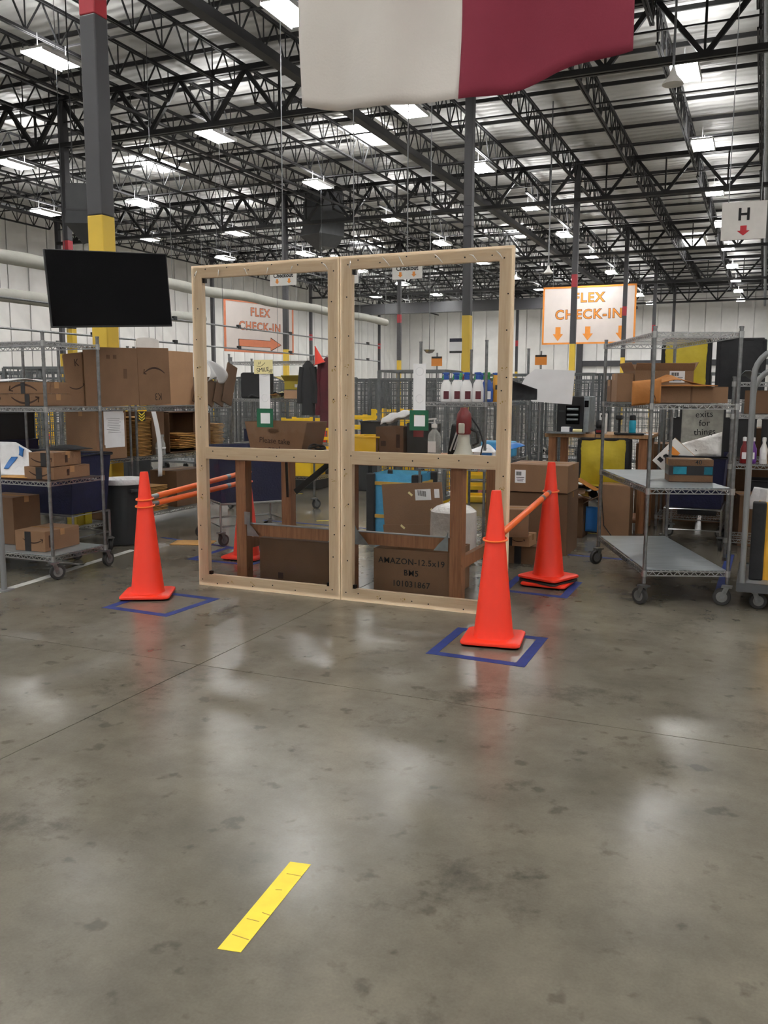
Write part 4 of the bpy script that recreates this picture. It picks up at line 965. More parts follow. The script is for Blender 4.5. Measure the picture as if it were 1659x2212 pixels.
# racks along the aisle
wire_rack('wire_rack', 'wire rack holding big carton flats, end nearest the television column', 1.0, .45, 1.95, (.14, .775, 1.32), (-6.2, 6.5, 0), R(90), cat='shelving')
wire_rack('wire_rack', 'wire rack holding envelopes and folded cartons, end nearest the screen', 1.82, .45, 1.95, (.14, .775, 1.32), (-6.2, 7.6, 0), R(90), cat='shelving')
def flat(label, y0, y1, z0, z1, x, tilt=0, m=CARD, marks=(), lean=0):
    t = T('carton_flat', label, 'cardboard', (x, (y0+y1)/2, z0), R(90), 'folded carton flats on the wire racks'); w_, h = y1-y0, z1-z0
    g = bpy.data.objects.new('x', None)
    MB().box((0, .008, h/2), (w_, .008, h), 0, lean, tilt).build('sheet', m, t); MB().box((0, .018, h/2-.01), (w_*.97, .006, h*.97), 0, lean, tilt).build('sheet', m, t)
    for mk in marks:
        x_, z_ = mk[1]*math.cos(tilt)+(mk[2]-h/2)*math.sin(tilt), mk[2]*math.cos(tilt)-mk[1]*math.sin(tilt)
        if mk[0] == 'smile': smile(t, (x_, .0025, z_), mk[3], 0, mk[4], mirror=mk[5], ry=tilt)
        elif mk[0] == 'text': text(t, mk[3], mk[4], (x_, .0025, z_), INK, 0, ry=tilt+mk[5])
        else: o = MB().box((0, 0, 0), (mk[3], .002, mk[4])).build('print_mark', CARD2, t); o.location = (x_, .003, z_)
flat('carton flat with a cut-off letter and arrow, leftmost on the wire racks', 6.53, 6.92, 1.335, 1.86, -6.14, R(-7), CARD, [('text', -.03, .43, 'K', .1, 0), ('smile', -.06, .2, .22, 1, False)])
flat('wide plain carton flat with two small round marks on the wire rack', 6.76, 7.56, 1.335, 1.93, -6.12, R(-1.5), CARD, [('rect', -.05, .5, .05, .04), ('rect', .05, .5, .05, .04), ('rect', .2, .33, .05, .1)])
flat('carton flat with upside-down arrow and code K3 on the wire rack', 7.59, 8.13, 1.345, 1.96, -6.14, R(-2), CARD, [('smile', .0, .37, .36, -1, True), ('text', .05, .09, 'K3', .11, R(180))])
flat('pale inner-side carton flat beside the K3 flat', 8.0, 8.72, 1.335, 1.95, -6.24, R(0), CARD3)
for i, (y, z, l, tl) in enumerate(((8.66, 1.335, .28, 22), (8.84, 1.335, .3, 25), (9.02, 1.335, .32, 20), (9.2, 1.335, .5, 18))):
    flat('leaning folded brown carton, %s of four beside the pale flat' % ORD[i], y, y+.22, z, z+l, -6.18+.02*i, R(tl), CARD2)
soft_bag('white_bag', 'crumpled white paper bag atop the leaning folded cartons', 'bag', lambda u, v: (.05*math.sin(6*u+3*v), (u-.5)*.36, (v-.5)*.22*(1-.3*u)+.05*math.sin(5*u)), PAPER, (-6.1, 8.98, 1.72))
pl = T('rounded_board', 'white rounded panel standing behind the pale carton flat', 'panel', (-6.6, 8.35, 1.33), R(90)); MB().prism([(-.2, 0), (.2, 0), (.2, .75)]+[(.2*math.cos(a), .75+.03*math.sin(a)) for a in [math.pi*i/8 for i in range(1, 8)]]+[(-.2, .75)], .015).build('panel', WHITEP, pl)
# middle shelf goods
cx = carton('brown carton with two printed sheets taped on, on the rack middle shelf', .46, .4, .5, (-6.42, 7.23, .785), R(90), CARD, 'closed', [])
for i, (dx, z, m_) in enumerate(((.03, .33, PAPER), (.045, .3, PAPER))): 
    o = MB().box((dx, -.203-.002*(1-i), z), (.3, .0015, .36)).build('paper_sheet', m_, cx)
o = MB(); 
for k in range(9): o.box((.02+.01*(k % 3), -.2065, .42-.018*k), (.2-.03*(k % 2), .0008, .004))
o = o.build('printed_lines', TUBEG, cx); o['kind'] = 'stuff'
tp = T('hazard_tag', 'black and yellow hazard tag on the rack post', 'tag', (-6.175, 7.66, 1.22), R(90)); MB().box((0, 0, 0), (.12, .004, .1)).build('tag', BLACKP, tp)
for k in range(3): MB().prism([(-.05, .0+.03*k-.035), (0, -.03+.03*k-.035), (.05, .03*k-.035), (.05, .015+.03*k-.035), (0, -.015+.03*k-.035), (-.05, .015+.03*k-.035)], .001, Matrix.Translation((0, -.0032, .01))).build('chevron', YELT, tp)
def env_stack(label, n, x, y, z, w_, d, jit=.012, dz=.016, group=None):
    rnd = random.Random(n); first = None
    for i in range(n):
        if first is None:
            b = MB().grid(lambda u, v: ((u-.5)*w_, (v-.5)*d, dz*.3+dz*.45*math.sin(math.pi*u)*math.sin(math.pi*v)+.0015*math.sin(9*u+5*v)), 6, 6); first = o = b.build('padded_envelope', KRAFT, None, thick=dz*.42)
        else: o = first.copy(); C.objects.link(o)
        o.location = (x+rnd.uniform(-jit, jit), y+rnd.uniform(-jit, jit), z+i*dz); o.rotation_euler[2] = rnd.uniform(-.08, .08)
        tag(o, label, 'envelope', group or label)
env_stack('kraft padded envelope in the tall stack on the rack middle shelf', 27, -6.38, 7.76, .785, .3, .24)
env_stack('kraft padded envelope in the loose stack inside the open carton', 9, -6.38, 8.55, .83, .32, .36, .03, .02)
env_stack('kraft padded envelope in the stack near the far end of the rack', 20, -6.38, 9.2, .785, .3, .22)
env_stack('kraft padded envelope in the stack on the rack bottom shelf', 18, -6.38, 8.0, .15, .3, .3)
wr = T('paper_strip', 'long white paper strip dangling from the rack shelf', 'paper strip', (-6.14, 7.9, 0)); MB().grid(lambda u, v: (.02*math.sin(v*4), (u-.5)*.075+.06*v*v*(1-v)*2-.06*v, .55+v*.72), 3, 14).build('strip', PAPER, wr, True, thick=.002)
carton('tall brown carton standing on the rack behind the paper strip', .22, .36, .48, (-6.42, 8.02, .785), R(90), CARD2, 'closed')
ob = T('open_carton', 'brown carton lying open-side out with envelopes inside on the rack', 'box', (-6.42, 8.5, .785), R(90))
b = MB()
for x, z, sx, sz in ((0, .004, .56, .008), (0, .466, .56, .008), (-.276, .235, .008, .47), (.276, .235, .008, .47)): b.box((x, 0, z), (sx, .36, sz))
b.build('shell', CARD2, ob); MB().box((0, .178, .235), (.55, .005, .46)).build('back_panel', CARD2, ob); MB().box((.3, -.22, .235), (.012, .2, .44), R(30)).build('flap', CARD2, ob)
for i, (y, lab) in enumerate(((7.93, 'clear bottle lying tilted on the rack beside the paper strip'), (8.0, 'clear upright bottle with ring on the rack beside the paper strip'))):
    t = T('clear_bottle', lab, 'bottle', (-6.17, y, .785)); MB().lathe([(.03, 0), (.034, .01), (.034, .12), (.014, .17), (.014, .2), (.02, .2), (.02, .225)], 16).build('bottle', CLEAR, t, True); MB().lathe([(.035, .07), (.036, .085), (.03, .085)], 16).build('label_ring', POLY, t, True)
carton('brown carton on the rack bottom shelf behind the cone tip', .4, .36, .34, (-6.42, 7.3, .15), R(90), CARD2, 'open')
carton('large dark carton on the rack bottom shelf under the open carton', .6, .38, .42, (-6.42, 8.62, .15), R(90), CARD2, 'closed')
for i, y in enumerate((6.72, 6.84)):
    t = T('yellow_box', 'small yellow box, %s of two on the rack bottom shelf behind the trash can' % ORD[i], 'box', (-6.3, y, .15)); MB().box((0, 0, .28), (.16, .1, .56)).build('body', YBAG, t, bevel=.004); MB().box((0, 0, .565), (.164, .104, .01)).build('lid', YBAG, t)
hamper('hamper_truck', 'navy canvas hamper truck with chrome base behind the left panel', .8, .7, .42, .95, (-4.76, 7.5, 0), R(51))
bin_box('storage_tote', 'navy stacking tote, lower one behind the left wire cart', 'bin', .7, .5, .55, (-7.15, 6.55, .45), NAVYP)
bx_ = T('tote_stand', 'dark low stand under the navy totes', 'stand', (-7.15, 6.55, 0)); MB().box((0, 0, .43), (.66, .48, .03)).build('deck', BLACKP, bx_); 
for x in (-.28, .28):
    for y in (-.2, .2): MB().box((x, y, .21), (.04, .04, .42)).build('leg', BLACKP, bx_)
nb = bin_box('storage_tote', 'black stacking tote, upper one behind the left wire cart', 'bin', .66, .46, .26, (-7.15, 6.55, 1.01), BLACKP)
for dx, z in ((.1, -.08), (.18, -.15)): MB().box((dx, -.2335, z), (.12, .003, .04)).build('white_label', PAPER, nb)

# ================================================================== SHELF D behind the left panel
wire_rack('wire_shelving', 'wire shelving behind the left panel with jackets and a yellow carton', 1.22, .5, 1.93, (.4, .82, 1.4, 1.88), (-6.45, 9.85, 0), 0, cat='shelving')
mn = T('black_monitor', 'black padded case standing on the shelving behind the smile note', 'case', (-6.15, 10.0, 1.405)); MB().box((0, 0, .17), (.42, .18, .34)).build('case_body', BLACKF, mn, bevel=.03); MB().tube([(-.08, -.1, .02), (0, -.14, .05), (.08, -.1, .02)], .012, 8).build('handle', BLACKP, mn, True)
yc = carton('yellow carton on the shelving behind the left panel', .4, .3, .11, (-5.48, 10.05, 1.52), 0, YBAG, 'open', [('rect', 'f', .0, .05, .1, .04, PAPER, 'white_label'), ('rect', 'f', .13, .05, .04, .03, REDPL, 'red_label')])
carton('tan carton under the yellow carton on the shelving', .42, .3, .11, (-5.48, 10.05, 1.405), 0, CARD3, 'closed')
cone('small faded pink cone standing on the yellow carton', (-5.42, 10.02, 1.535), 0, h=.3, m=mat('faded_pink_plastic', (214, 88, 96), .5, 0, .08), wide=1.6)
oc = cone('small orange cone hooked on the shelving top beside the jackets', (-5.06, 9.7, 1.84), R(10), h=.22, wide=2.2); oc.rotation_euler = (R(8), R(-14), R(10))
def jacket(label, x, y, z0, z1, w_, m):
    t = T('hanging_jacket', label, 'jacket', (x, y, 0)); 
    MB().lathe([(.02, z1), (w_*.5, z1-.06), (w_*.62, z1-.3), (w_*.6, z0+.1), (w_*.66, z0)][::-1], 20, sx=1, sy=.55).build('body', m, t, True)
    for s in (-1, 1): MB().tube([(s*w_*.45, 0, z1-.08), (s*w_*.72, 0, z1-.35), (s*w_*.7, -.02, z0+.15)], [.05, .045, .04], 10).build('sleeve', m, t, True)
    MB().tube([(0, 0, z1-.02), (0, 0, z1+.03)], .006, 6).build('hook', CHROME, t)
jacket('maroon jacket hanging at the end of the shelving behind the left panel', -5.0, 9.78, 1.05, 1.92, .17, MAROON)
jacket('black jacket hanging beside the maroon jacket', -5.26, 9.76, 1.2, 1.88, .15, BLACKF)
bin_box('plastic_bin', 'yellow plastic bin on the low shelf seen under the bench', 'bin', .5, .4, .3, (-5.55, 10.1, .41), YPL)
heap('crumpled pale glove or cloth on the shelving beside the yellow carton', (-5.85, 10.0, 1.405), 4, .12, .08, [NOTE, KRAFT2, BLACKF], 'cloth', 'cloth', None, .13)
bin_box('wheelie_bin', 'navy plastic bin on the floor seen through the left panel', 'bin', .55, .55, .95, (-6.75, 11.3, 0), NAVYP)

# ================================================================== RIGHT SIDE
RZ = R(21.5)
wire_rack('wire_cart', 'chrome wire cart with grey liners right of the cones', .58, 1.5, 1.92, (.24, .82, 1.405, 1.89), (-.70, 6.24, 0), RZ, liner=(0, 1), yaw_=2.2)
def rc(x, y): return (-.70+x*math.cos(RZ)-y*math.sin(RZ), 6.24+x*math.sin(RZ)+y*math.cos(RZ))
def rcart(label, w_, d, h, x, y, z, m=CARD, top='closed', marks=(), rz=0): 
    p = rc(x, y); return carton(label, w_, d, h, (p[0], p[1], z), RZ+rz, m, top, marks)
Z2 = 1.413
rcart('short brown carton at the far left corner of the right cart top shelf', .12, .14, .18, .07, 1.38, Z2, CARD2, marks=[('rect', 'f', .0, .13, .05, .03, INK, 'print_mark')])
rcart('upright narrow brown carton on the right cart top shelf', .13, .2, .225, .06, 1.12, Z2, CARD)
rcart('large open brown carton with white label at the back of the right cart', .46, .4, .25, .36, 1.2, Z2, CARD, 'ajar', [('label', 'f', .1, .2, .12, .09)])
rcart('long flat brown carton along the front of the right cart top shelf', .56, .5, .115, .33, .52, Z2, CARD, marks=[('rect', 'f', .02, .057, .012, .11, CARD2, 'seam')])
m1 = rc(.1, .42); o = soft_bag('kraft_mailer', 'amber kraft mailer with dark arrow drooping over the right cart shelf edge', 'mailer', lambda u, v: ((u-.5)*.2, -.02-.03*math.sin(math.pi*u)*math.sin(math.pi*v), v*.17+.02*u), KRAFT2, (m1[0], m1[1]-.28, Z2-.02), RZ)
smile(o, (.04, -.052, .07), .09, 0, -1, INK, ry=R(60))
m2 = rc(.38, .75); soft_bag('kraft_mailer', 'amber kraft mailer folded on top of the long flat carton', 'mailer', lambda u, v: ((u-.5)*.5, (v-.5)*.26, .09*max(0, 1-abs(u-.45)*2.4)*(.5+.5*v)+.012), KRAFT2, (m2[0], m2[1], Z2+.118), RZ)
m3 = rc(.3, .3); envelope('flat amber mailer at the front of the right cart long carton', (m3[0], m3[1], Z2+.118), RZ, .42, .2, None, 'kraft_mailer', KRAFT2)
rcart('small brown carton with blue tape on the right cart middle shelf', .31, .22, .165, .43, .5, .834, CARD2, marks=[('rect', 'f', 0, .085, .31, .07, BLACKT, 'dark_tape'), ('rect', 'f', -.08, .085, .095, .055, TEAL, 'blue_print'), ('rect', 'f', .12, .085, .06, .055, TEAL, 'blue_print'), ('text', 'f', .05, .145, '40', .045, BLKPR), ('rect', 'l', 0, .085, .2, .07, BLACKT, 'dark_tape')], rz=R(-8))
# hoop cart with amber tote at the right edge
hoop_cart('grey hooped platform cart at the right picture edge', (-.085, 6.36, 0), R(0), 1.2, .8, 1.78)
ab = tote_bag('tote_bag', 'amber fabric tote with black corners on the hooped cart', .8, .5, .55, (.42, 6.82, .183), 0, OBAG, BLACKF)
MB().box((-.17, -.285, .17), (.045, .006, .045)).build('black_patch', BLACKP, ab); MB().box((-.06, -.29, .4), (.12, .006, .2)).build('white_label', PAPER, ab)
text(ab, '0.9\n5', .075, (-.065, -.2945, .43), BLKPR, 0, extrude=.0005, ry=R(90)); MB().lathe([(.025, 0), (.025, .002)], 16, (-.065, -.2935, .335), rot=Euler((R(90), 0, 0))).build('orange_dot', SIGNO, ab)
soft_bag('plastic_bag', 'pale pink plastic bag bulging out of the amber tote', 'bag', lambda u, v: ((u-.5)*.3*(1-.5*v), -.06*math.sin(math.pi*u)*math.sin(math.pi*min(1, v+.2))+.02*math.sin(9*u), v*.24-.06), PINKB, (.2, 6.68, .72))
soft_bag('plastic_bag', 'white plastic bag at the left corner of the amber tote', 'bag', lambda u, v: ((u-.5)*.3*(1-.3*v), -.08*math.sin(math.pi*u)+.02*math.sin(11*u), v*.16-.06), POLY, (.08, 6.74, .72))
tote_bag('tote_bag', 'yellow and black tote standing behind the amber tote', .8, .4, .72, (.45, 7.5, .0), 0, YBAG, BLACKF)
# shelving and hamper behind the right cart
hamper('hamper_truck', 'navy hamper truck with chrome base behind the right wire cart', .55, .8, .4, .9, (-.56, 9.1, 0), 0)
wb = T('white_board', 'scribbled plastic-wrapped white board standing in the right hamper', 'board', (-.53, 9.0, .5), R(2))
MB().box((0, 0, .42), (.38, .012, .84)).build('panel', mat('film_covered_board', (150, 150, 142), .3, 0, .25, 9, .4, 12), wb); b = MB()
for x, z, sx, sz in ((-.2, .42, .02, .86), (.2, .42, .02, .86), (0, .85, .42, .02)): b.box((x, -.002, z), (sx, .02, sz))
b.build('frame', BLACKP, wb); text(wb, 'exits\nfor\nthings', .085, (.02, -.0075, .7), BLKPR, 0, 'handwriting', extrude=.0005, ry=R(-4))
text(wb, '5 Gate', .08, (-.04, -.0075, .44), BLKPR, 0, 'handwriting', extrude=.0005)
MB().grid(lambda u, v: ((u-.5)*.37, -.02-.015*math.sin(9*u+4*v), .38+v*.24*(.5+.5*u)), 8, 6).build('film', WRAP, wb, True, thick=.002)
wm = carton('white and amber printed box standing on its corner in the right hamper', .34, .08, .3, (-.84, 8.9, .72), 0, WHITEP, 'closed', [('rect', 'f', -.08, .2, .1, .06, SIGNO, 'amber_print'), ('rect', 'f', .08, .06, .1, .06, SIGNO, 'amber_print'), ('rect', 'f', -.12, .06, .05, .04, BLKPR, 'dark_print'), ('rect', 'f', .1, .24, .1, .06, BLACKT, 'dark_edge')])
wm.rotation_euler = (0, R(42), 0)
wire_rack('wire_shelving', 'wire shelving behind the right hamper holding the yellow bags', 1.5, .5, 1.48, (.15, .8, 1.42), (-1.02, 9.95, 0), 0, casters=False, cat='shelving')
def big_bag(label, x0, x1, y, z0, z1, m, em=None):
    t = T('padded_bag', label, 'bag', ((x0+x1)/2, y, z0)); w_ = x1-x0; h = z1-z0
    b = MB()
    for s in (1, -1): b.grid(lambda u, v: ((u-.5)*w_*s, -s*(.09+.05*math.sin(math.pi*u)*math.sin(math.pi*v)+.008*math.sin(13*u+9*v)), v*h), 10, 10)
    b.box((0, 0, .01), (w_, .2, .02)); b.build('bag_body', m, t, True)
    for s in (-1, 1): MB().box((s*w_/2, 0, h/2), (.05, .2, h)).build('side_gusset', em or m, t, bevel=.015)
    MB().box((0, 0, h), (w_, .19, .03)).build('zip_lid', em or m, t, bevel=.01)
big_bag('bright yellow padded bag on the shelving top behind the right cart', -1.02, -.56, 10.1, 1.428, 2.06, YBAG, BLACKF)
big_bag('black padded bag next to the bright yellow bag', -.46, -.02, 10.1, 1.428, 2.05, BLACKF)
big_bag('black padded bag at the right picture edge on the shelving', .06, .45, 10.12, 1.428, 2.03, BLACKF)
wire_rack('wire_shelving', 'wire shelving with cleaning bottles at the right picture edge', 1.1, .42, 1.62, (.2, .86, 1.3, 1.58), (-.24, 8.25, 0), 0, casters=False, cat='shelving')
soft_bag('grey_cloth', 'heap of grey cloth on top of the right edge shelving', 'cloth', lambda u, v: ((u-.5)*.5, (v-.5)*.3, .04*math.sin(7*u)*math.cos(6*v)+.05+.02*math.sin(17*u)), GALV, (.05, 8.45, 1.59))
carton('brown carton on the right edge shelving above the bottles', .5, .3, .2, (.1, 8.45, 1.31), 0, CARD2, 'closed')
for i, (x, m_, lab) in enumerate(((-.13, REDPL, 'red'), (-.06, PURP, 'purple'), (.03, BOTW, 'white'), (.1, GOLDP, 'golden'), (.17, BOTB, 'blue'))):
    t = T('cleaner_bottle', '%s cleaner bottle on the right edge shelving' % lab, 'bottle', (x, 8.4, .868), 0, 'cleaner bottles')
    MB().lathe([(.03, 0), (.033, .01), (.033, .13), (.014, .18), (.014, .2)], 16).build('bottle', m_, t, True); MB().lathe([(.017, .198), (.017, .23), (.01, .235)], 12).build('cap', BOTW, t, True); MB().box((0, -.034, .07), (.035, .003, .06)).build('label', PAPER, t)
# bench with printer
rb = T('packing_bench', 'wooden packing bench with the label printer right of the screen', 'workbench', (0, 0, 0))
MB().box((-1.62, 9.86, 1.03), (1.12, .75, .04)).build('bench_top', PLYWOOD, rb, bevel=.004)
for x in (-2.1, -1.14):
    for y in (9.55, 10.17): MB().box((x, y, .505), (.08, .08, 1.01)).build('leg', OLDWOOD, rb)
MB().box((-1.62, 9.86, .12), (.9, .6, .03)).build('lower_deck', OLDWOOD, rb)
pr_ = T('label_printer', 'black industrial label printer with grey side on the packing bench', 'printer', (-1.89, 9.72, 1.052))
MB().box((-.03, 0, .2), (.29, .36, .4)).build('casing', BLACKP, pr_, bevel=.01); MB().box((.145, 0, .205), (.06, .36, .39)).build('side_panel', GALV, pr_, bevel=.008)
MB().box((.0, -.182, .2), (.15, .01, .2)).build('front_recess', SCREEN, pr_)
for z in (.26, .2, .15): MB().tube([(-.06, -.195, z), (.06, -.195, z)], .013, 10).build('roller', GALV, pr_, True)
MB().box((.145, -.182, .32), (.045, .004, .07)).build('display', SCREEN, pr_); MB().box((-.12, -.182, .24), (.06, .003, .015)).build('badge', GREYP, pr_)
tr = T('steel_tray', 'thin grey tray sticking out under the printer', 'tray', (-1.95, 9.5, 1.051)); MB().box((0, 0, .006), (.4, .16, .012)).build('tray', GALV, tr, bevel=.003); MB().box((0, -.078, .015), (.4, .006, .014)).build('lip', GALV, tr)
o = T('label_roll_box', 'small white box on the tray before the printer', 'box', (-1.95, 9.48, 1.064)); MB().box((0, 0, .03), (.09, .06, .06)).build('body', PAPER, o, bevel=.003); MB().box((.06, 0, .03), (.03, .05, .05)).build('dark_end', NAVYP, o)
o = T('paper_roll', 'pale paper roll lying on the tray before the printer', 'roll', (-1.82, 9.47, 1.085)); MB().tube([(-.05, 0, 0), (.05, 0, 0)], .018, 14).build('roll', NOTE, o, True); MB().tube([(-.055, 0, 0), (.055, 0, 0)], .007, 8).build('core', CARD, o, True)
sc_ = T('barcode_scanner', 'black barcode scanner with red front on its cradle on the bench', 'scanner', (-1.6, 9.53, 1.051)); MB().box((0, 0, .03), (.08, .07, .06)).build('cradle', BLACKP, sc_, bevel=.01); MB().lathe([(.03, .06), (.04, .09), (.038, .13), (.02, .15)], 16).build('head', BLACKP, sc_, True); MB().box((0, -.037, .03), (.05, .004, .025)).build('red_window', REDPL, sc_)
for dx in (-.03, .03): MB().tube([(dx, -.03, .01), (dx, -.065, -.01), (dx*1.3, -.07, -.3), (dx*1.8, -.068, -.55)], .004, 6).build('cable', BLACKP, sc_, True)
o = T('white_device', 'small white device with dark display behind the scanner', 'device', (-1.58, 9.66, 1.051)); MB().box((0, 0, .11), (.08, .05, .22)).build('body', WHITEP, o, bevel=.006); MB().box((0, -.0265, .19), (.045, .003, .025)).build('display', SCREEN, o)
o = T('barcode_scanner', 'tall black scanner stand near the teal bottle', 'scanner', (-1.4, 9.6, 1.051)); MB().box((0, 0, .01), (.1, .08, .02)).build('foot', BLACKP, o); MB().tube([(0, 0, .02), (0, 0, .16)], .014, 8).build('stem', BLACKP, o); MB().box((0, -.02, .18), (.07, .09, .05)).build('head', BLACKP, o, bevel=.01)
o = T('laptop', 'closed dark laptop lying on the packing bench', 'laptop', (-1.33, 9.6, 1.051)); MB().box((.05, -.03, .009), (.3, .2, .018)).build('body', BLACKP, o, bevel=.004); MB().box((.05, -.03, .0185), (.28, .18, .002)).build('lid_inlay', SCREEN, o)
o = T('water_bottle', 'teal water bottle on the packing bench', 'bottle', (-1.28, 9.72, 1.051)); MB().lathe([(.034, 0), (.037, .006), (.037, .13), (.03, .15)], 18).build('bottle', TEAL, o, True); MB().lathe([(.032, .148), (.034, .16), (.03, .2), (.012, .21)], 16).build('cap', BLACKP, o, True)
o = T('paper_stack', 'white papers lying at the right end of the packing bench', 'paper', (-1.12, 9.56, 1.051)); 
for k in range(3): MB().box((0, 0, .002+.003*k), (.16, .12, .002), .1*k).build('sheet', PAPER, o)
big_bag('yellow padded bag with black edges stored under the packing bench', -1.78, -1.28, 9.5, .5, 1.0, YBAG, BLACKF)
o = T('bag_shelf', 'low dark shelf under the yellow bag beneath the packing bench', 'shelf', (-1.55, 9.56, .2)); MB().box((0, 0, .275), (.62, .3, .03)).build('deck', BLACKP, o); 
for x in (-.28, .28): MB().box((x, 0, .03), (.03, .28, .46)).build('side', BLACKP, o)
carton('tall brown carton standing under the right end of the packing bench', .32, .25, .56, (-1.34, 9.14, 0), 0, CARD, 'closed')
carton('wide dark carton under the paper heap in front of the packing bench', .44, .3, .36, (-1.86, 9.12, 0), 0, CARD2, 'open', [('smile', 'f', 0, .17, .26), ('rect', 'f', .04, .31, .09, .1, PAPER, 'white_sheet')])
heap('crumpled paper in the heap on the wide dark carton', (-1.84, 9.1, .37), 12, .16, .09, [PAPER, CARD2, PAPER, STRAP], 'crumpled_paper', 'paper', None, .12)
soft_bag('kraft_mailer', 'brown kraft mailer tented on the paper heap by the bench', 'mailer', lambda u, v: ((u-.5)*.38, (v-.5)*.22, .11*max(0, 1-abs(u-.4)*2)+.012), KRAFT2, (-1.72, 9.24, .47))
soft_bag('poly_mailer', 'blue and white poly mailer poking out by the tall carton', 'mailer', lambda u, v: ((u-.5)*.14, .02*math.sin(math.pi*u), v*.26), BLUEP, (-1.56, 9.05, .06), R(-10))
o = T('floor_cable', 'black cable running down to the floor by the tall carton', 'cable'); MB().tube([(-1.48, 8.98, .9), (-1.46, 8.95, .5), (-1.42, 8.93, .15), (-1.3, 8.9, .008), (-.9, 8.85, .008)], .005, 6).build('cable', BLACKP, o, True)

# ================================================================== BACKGROUND
def cage(label, loc, rz, w_=.85, d=.72, H=1.75, m=None, gx=.085, gz=.1, group='wire roll cages', name='roll_cage'):
    t = T(name, label, 'roll cage', loc, rz, group); m = m or CAGE
    MB().box((0, 0, .2), (w_, d, .04)).build('base', m, t)
    for x in (-w_/2, w_/2):
        for y in (-d/2, d/2): MB().box((x, y, (H+.2)/2), (.034, .034, H-.2)).build('post', m, t)
    def side(p, q):
        b = MB(); p = Vector(p); q = Vector(q); L = (q-p).length; n = int(L/gx)
        for i in range(1, n): c = p.lerp(q, i/n); b.bar((c.x, c.y, .24), (c.x, c.y, H), .007)
        for k in range(int((H-.24)/gz)+1): z = .24+k*gz; b.bar((p.x, p.y, z), (q.x, q.y, z), .007)
        b.bar((p.x, p.y, H), (q.x, q.y, H), .025); b.build('mesh_panel', m, t)['kind'] = 'stuff'
    x, y = w_/2, d/2
    side((-x, -y), (x, -y)); side((-x, y), (x, y)); side((-x, -y), (-x, y)); side((x, -y), (x, y))
    for sx in (-1, 1):
        for sy in (-1, 1): 
            MB().lathe([(.03, -.015), (.06, -.012), (.06, .012), (.03, .015)], 12, (sx*(x-.06), sy*(y-.06), .06), rot=Euler((R(90), 0, 0))).build('wheel', RUBBER, t, True)
            MB().box((sx*(x-.06), sy*(y-.06), .15), (.05, .05, .09)).build('fork', m, t)
    return t
cg = cage('grey wire roll cage standing close behind the right panel', (-3.95, 10.3, 0), R(3))
rnd = random.Random(5); cells = []
for (y, xs, nm) in ((13.6, [-12.9+.98*i for i in range(7)], 'front row seen through the left panel'), (15.6, [-7.4+.98*i for i in range(4)], 'row seen through the right panel'), (17.6, [-14.2+1.0*i for i in range(13)], 'long middle row'),
                    (21.5, [-17+1.05*i for i in range(14)], 'farthest row'), (12.4, [-3.5+.95*i for i in range(4)], 'row behind the packing bench')):
    for i, x in enumerate(xs):
        copy_tree(cg, (x+rnd.uniform(-.04, .04), y+rnd.uniform(-.15, .15), 0), R(rnd.uniform(-5, 5)), 'wire roll cage, %s from left, %s' % (ORD[i] if i < 12 else ('thirteenth', 'fourteenth')[i-12], nm))
for i, (x, y) in enumerate(((-9.6, 9.4), (-8.55, 9.1), (-10.6, 9.7), (-7.58, 7.9))):
    copy_tree(cg, (x, y, 0), R(4*i), 'grey wire roll cage, %s of four behind the left wire cart' % ['second from the left', 'third from the left', 'leftmost', 'rightmost'][i])
def crate(label, loc, rz, w_=.6, d=.5, h=.55):
    t = T('yellow_rack', label, 'rack', loc, rz, 'yellow slatted racks')
    for y in (-d/2, d/2):
        for x in (-w_/2, 0, w_/2): MB().box((x, y, h/2), (.07, .03, h)).build('upright', YPL, t)
        for k in range(4): MB().box((0, y, .06+k*(h-.1)/3), (w_+.06, .025, .05)).build('slat', YPL, t)
    MB().box((0, 0, .03), (w_, d, .04)).build('deck', YPL, t)
    return t
cr = crate('yellow slatted rack behind the carton tote, leftmost of the group', (-6.6, 12.2, .55), R(10))
for i, (x, y, z, lab) in enumerate(((-5.75, 12.3, .6, 'yellow slatted rack near the middle of the left panel'), (-5.05, 12.2, .7, 'yellow slatted rack at the right side of the left panel'), (-4.55, 11.4, 0, 'yellow slatted rack on the floor seen under the bench by the joint'), (-3.7, 11.5, 0, 'yellow slatted rack on the floor seen under the right panel rail'), (-11.2, 11.0, .6, 'yellow slatted rack far left behind the wire cart'), (-9.4, 11.2, .75, 'yellow slatted rack behind the left cart near the totes'))):
    copy_tree(cr, (x, y, z), R(6*i), lab)
for i, (x, y, z) in enumerate(((-6.6, 12.2, .27), (-5.75, 12.3, .29), (-5.05, 12.2, .34), (-11.2, 11.0, .29), (-9.4, 11.2, .36))):
    t = T('plinth_crate', 'grey plinth crate under a yellow rack, %s of five' % ORD[i], 'crate', (x, y, 0)); h = z*2
    MB().box((0, 0, h/2), (.6, .55, h-.004)).build('body', GREYP, t, bevel=.01); MB().box((0, 0, h-.03), (.64, .58, .04)).build('rim', GREYP, t)
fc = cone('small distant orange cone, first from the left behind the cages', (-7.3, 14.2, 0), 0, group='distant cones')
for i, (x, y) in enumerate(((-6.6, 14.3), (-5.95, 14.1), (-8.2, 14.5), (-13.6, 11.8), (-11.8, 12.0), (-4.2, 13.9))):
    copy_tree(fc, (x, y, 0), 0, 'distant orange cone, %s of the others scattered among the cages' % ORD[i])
bp_ = 0
def far_bar(label, p, q):
    t = T('barrier_bar', label, 'barrier bar'); p = Vector(p); q = Vector(q)
    MB().tube([p, q], .025, 8).build('rod', ORANGE, t, True)
    for e, d in ((p, 1), (q, -1)): MB().tube([e, e+(q-p).normalized()*d*.07], .028, 8).build('grey_end', GALV, t)
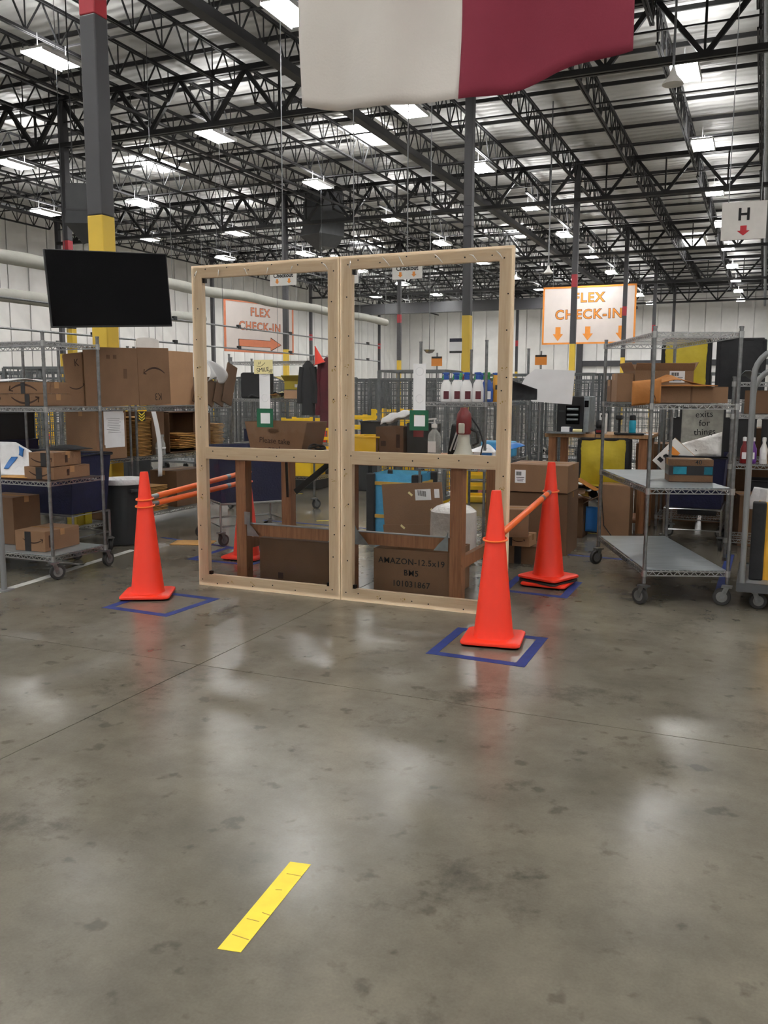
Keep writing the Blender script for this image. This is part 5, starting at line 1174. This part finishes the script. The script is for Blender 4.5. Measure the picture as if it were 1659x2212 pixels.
far_bar('distant orange bar between the cones seen through the right panel', (-6.5, 14.28, .75), (-6.05, 14.12, .8))
far_bar('distant orange bar left of the cones seen through the right panel', (-7.2, 14.2, .75), (-6.7, 14.28, .76))
far_bar('distant orange bar at the far left behind the wire cart', (-13.5, 11.8, .75), (-11.9, 12.0, .75))
bin_box('storage_tote', 'dark tote on the floor behind the bench near the panel joint', 'bin', .6, .45, .5, (-3.0, 11.3, .0), GREYP)
# dark goods added behind the right cart to block the bright floor reflection
for i, (x, y, w_, d, h, m_, lab) in enumerate(((-1.0, 10.9, .7, .5, .9, CARD2, 'added tall dark carton behind the yellow bag shelving'), (-.2, 10.95, .8, .5, 1.1, CARD2, 'added large dark carton behind the black bags, right of the tall one'), (.72, 10.95, .8, .5, 1.25, CARD2, 'added large dark carton at the far right behind the shelving'), (.55, 9.2, .7, .5, .7, CARD2, 'added dark carton on the floor behind the cleaner bottle shelving'), (-.05, 9.35, .3, .4, .5, CARD2, 'added small dark carton on the floor right of the right hamper'))):
    carton(lab, w_, d, h, (x, y, 0), R(3*i), m_, 'closed')
for i, (x, y, z) in enumerate(((-.7, 10.2, .82), (-.25, 10.2, .82), (.2, 10.2, .82), (-.6, 10.2, .17), (.1, 10.2, .17))):
    bin_box('storage_tote', 'added black tote, %s on the shelving beneath the yellow and black bags' % ORD[i], 'bin', .4, .4, .4, (x, y, z), BLACKP)

# small things far back
t = T('poster', 'blue and white poster fixed beside the second column', 'poster', (-6.6, 19.437, 2.58)); MB().box((0, 0, 0), (.3, .01, .34)).build('sheet', PAPER, t); MB().box((0, -.006, .13), (.3, .004, .08)).build('blue_band', NAVYP, t); MB().box((0, -.006, -.14), (.3, .004, .05)).build('black_band', BLKPR, t)
for i, (x, lab) in enumerate(((-4.27, 'small orange card on a pole seen through the right panel'), (-2.78, 'small orange card on a pole right of the screen'))):
    t = T('orange_card', lab, 'sign', (x, 11.75, 0)); MB().box((0, 0, 1.93), (.16, .006, .13)).build('card', SIGNO, t); MB().box((0, -.004, 1.985), (.15, .003, .025)).build('dark_band', BLKPR, t); MB().tube([(0, .012, .0), (0, .012, 2.05)], .012, 8).build('pole', TUBEG, t)
t = T('dome_mirror', 'small dome mirror hanging beyond the right panel', 'mirror', (-4.85, 13, 2.1)); MB().lathe([(.002, 0), (.05, .012), (.08, .045), (.085, .06)], 18).build('dome', CHROME, t, True); MB().tube([(0, 0, .05), (0, 0, 7.69)], .006, 6).build('hanging_wire', POSTM, t)
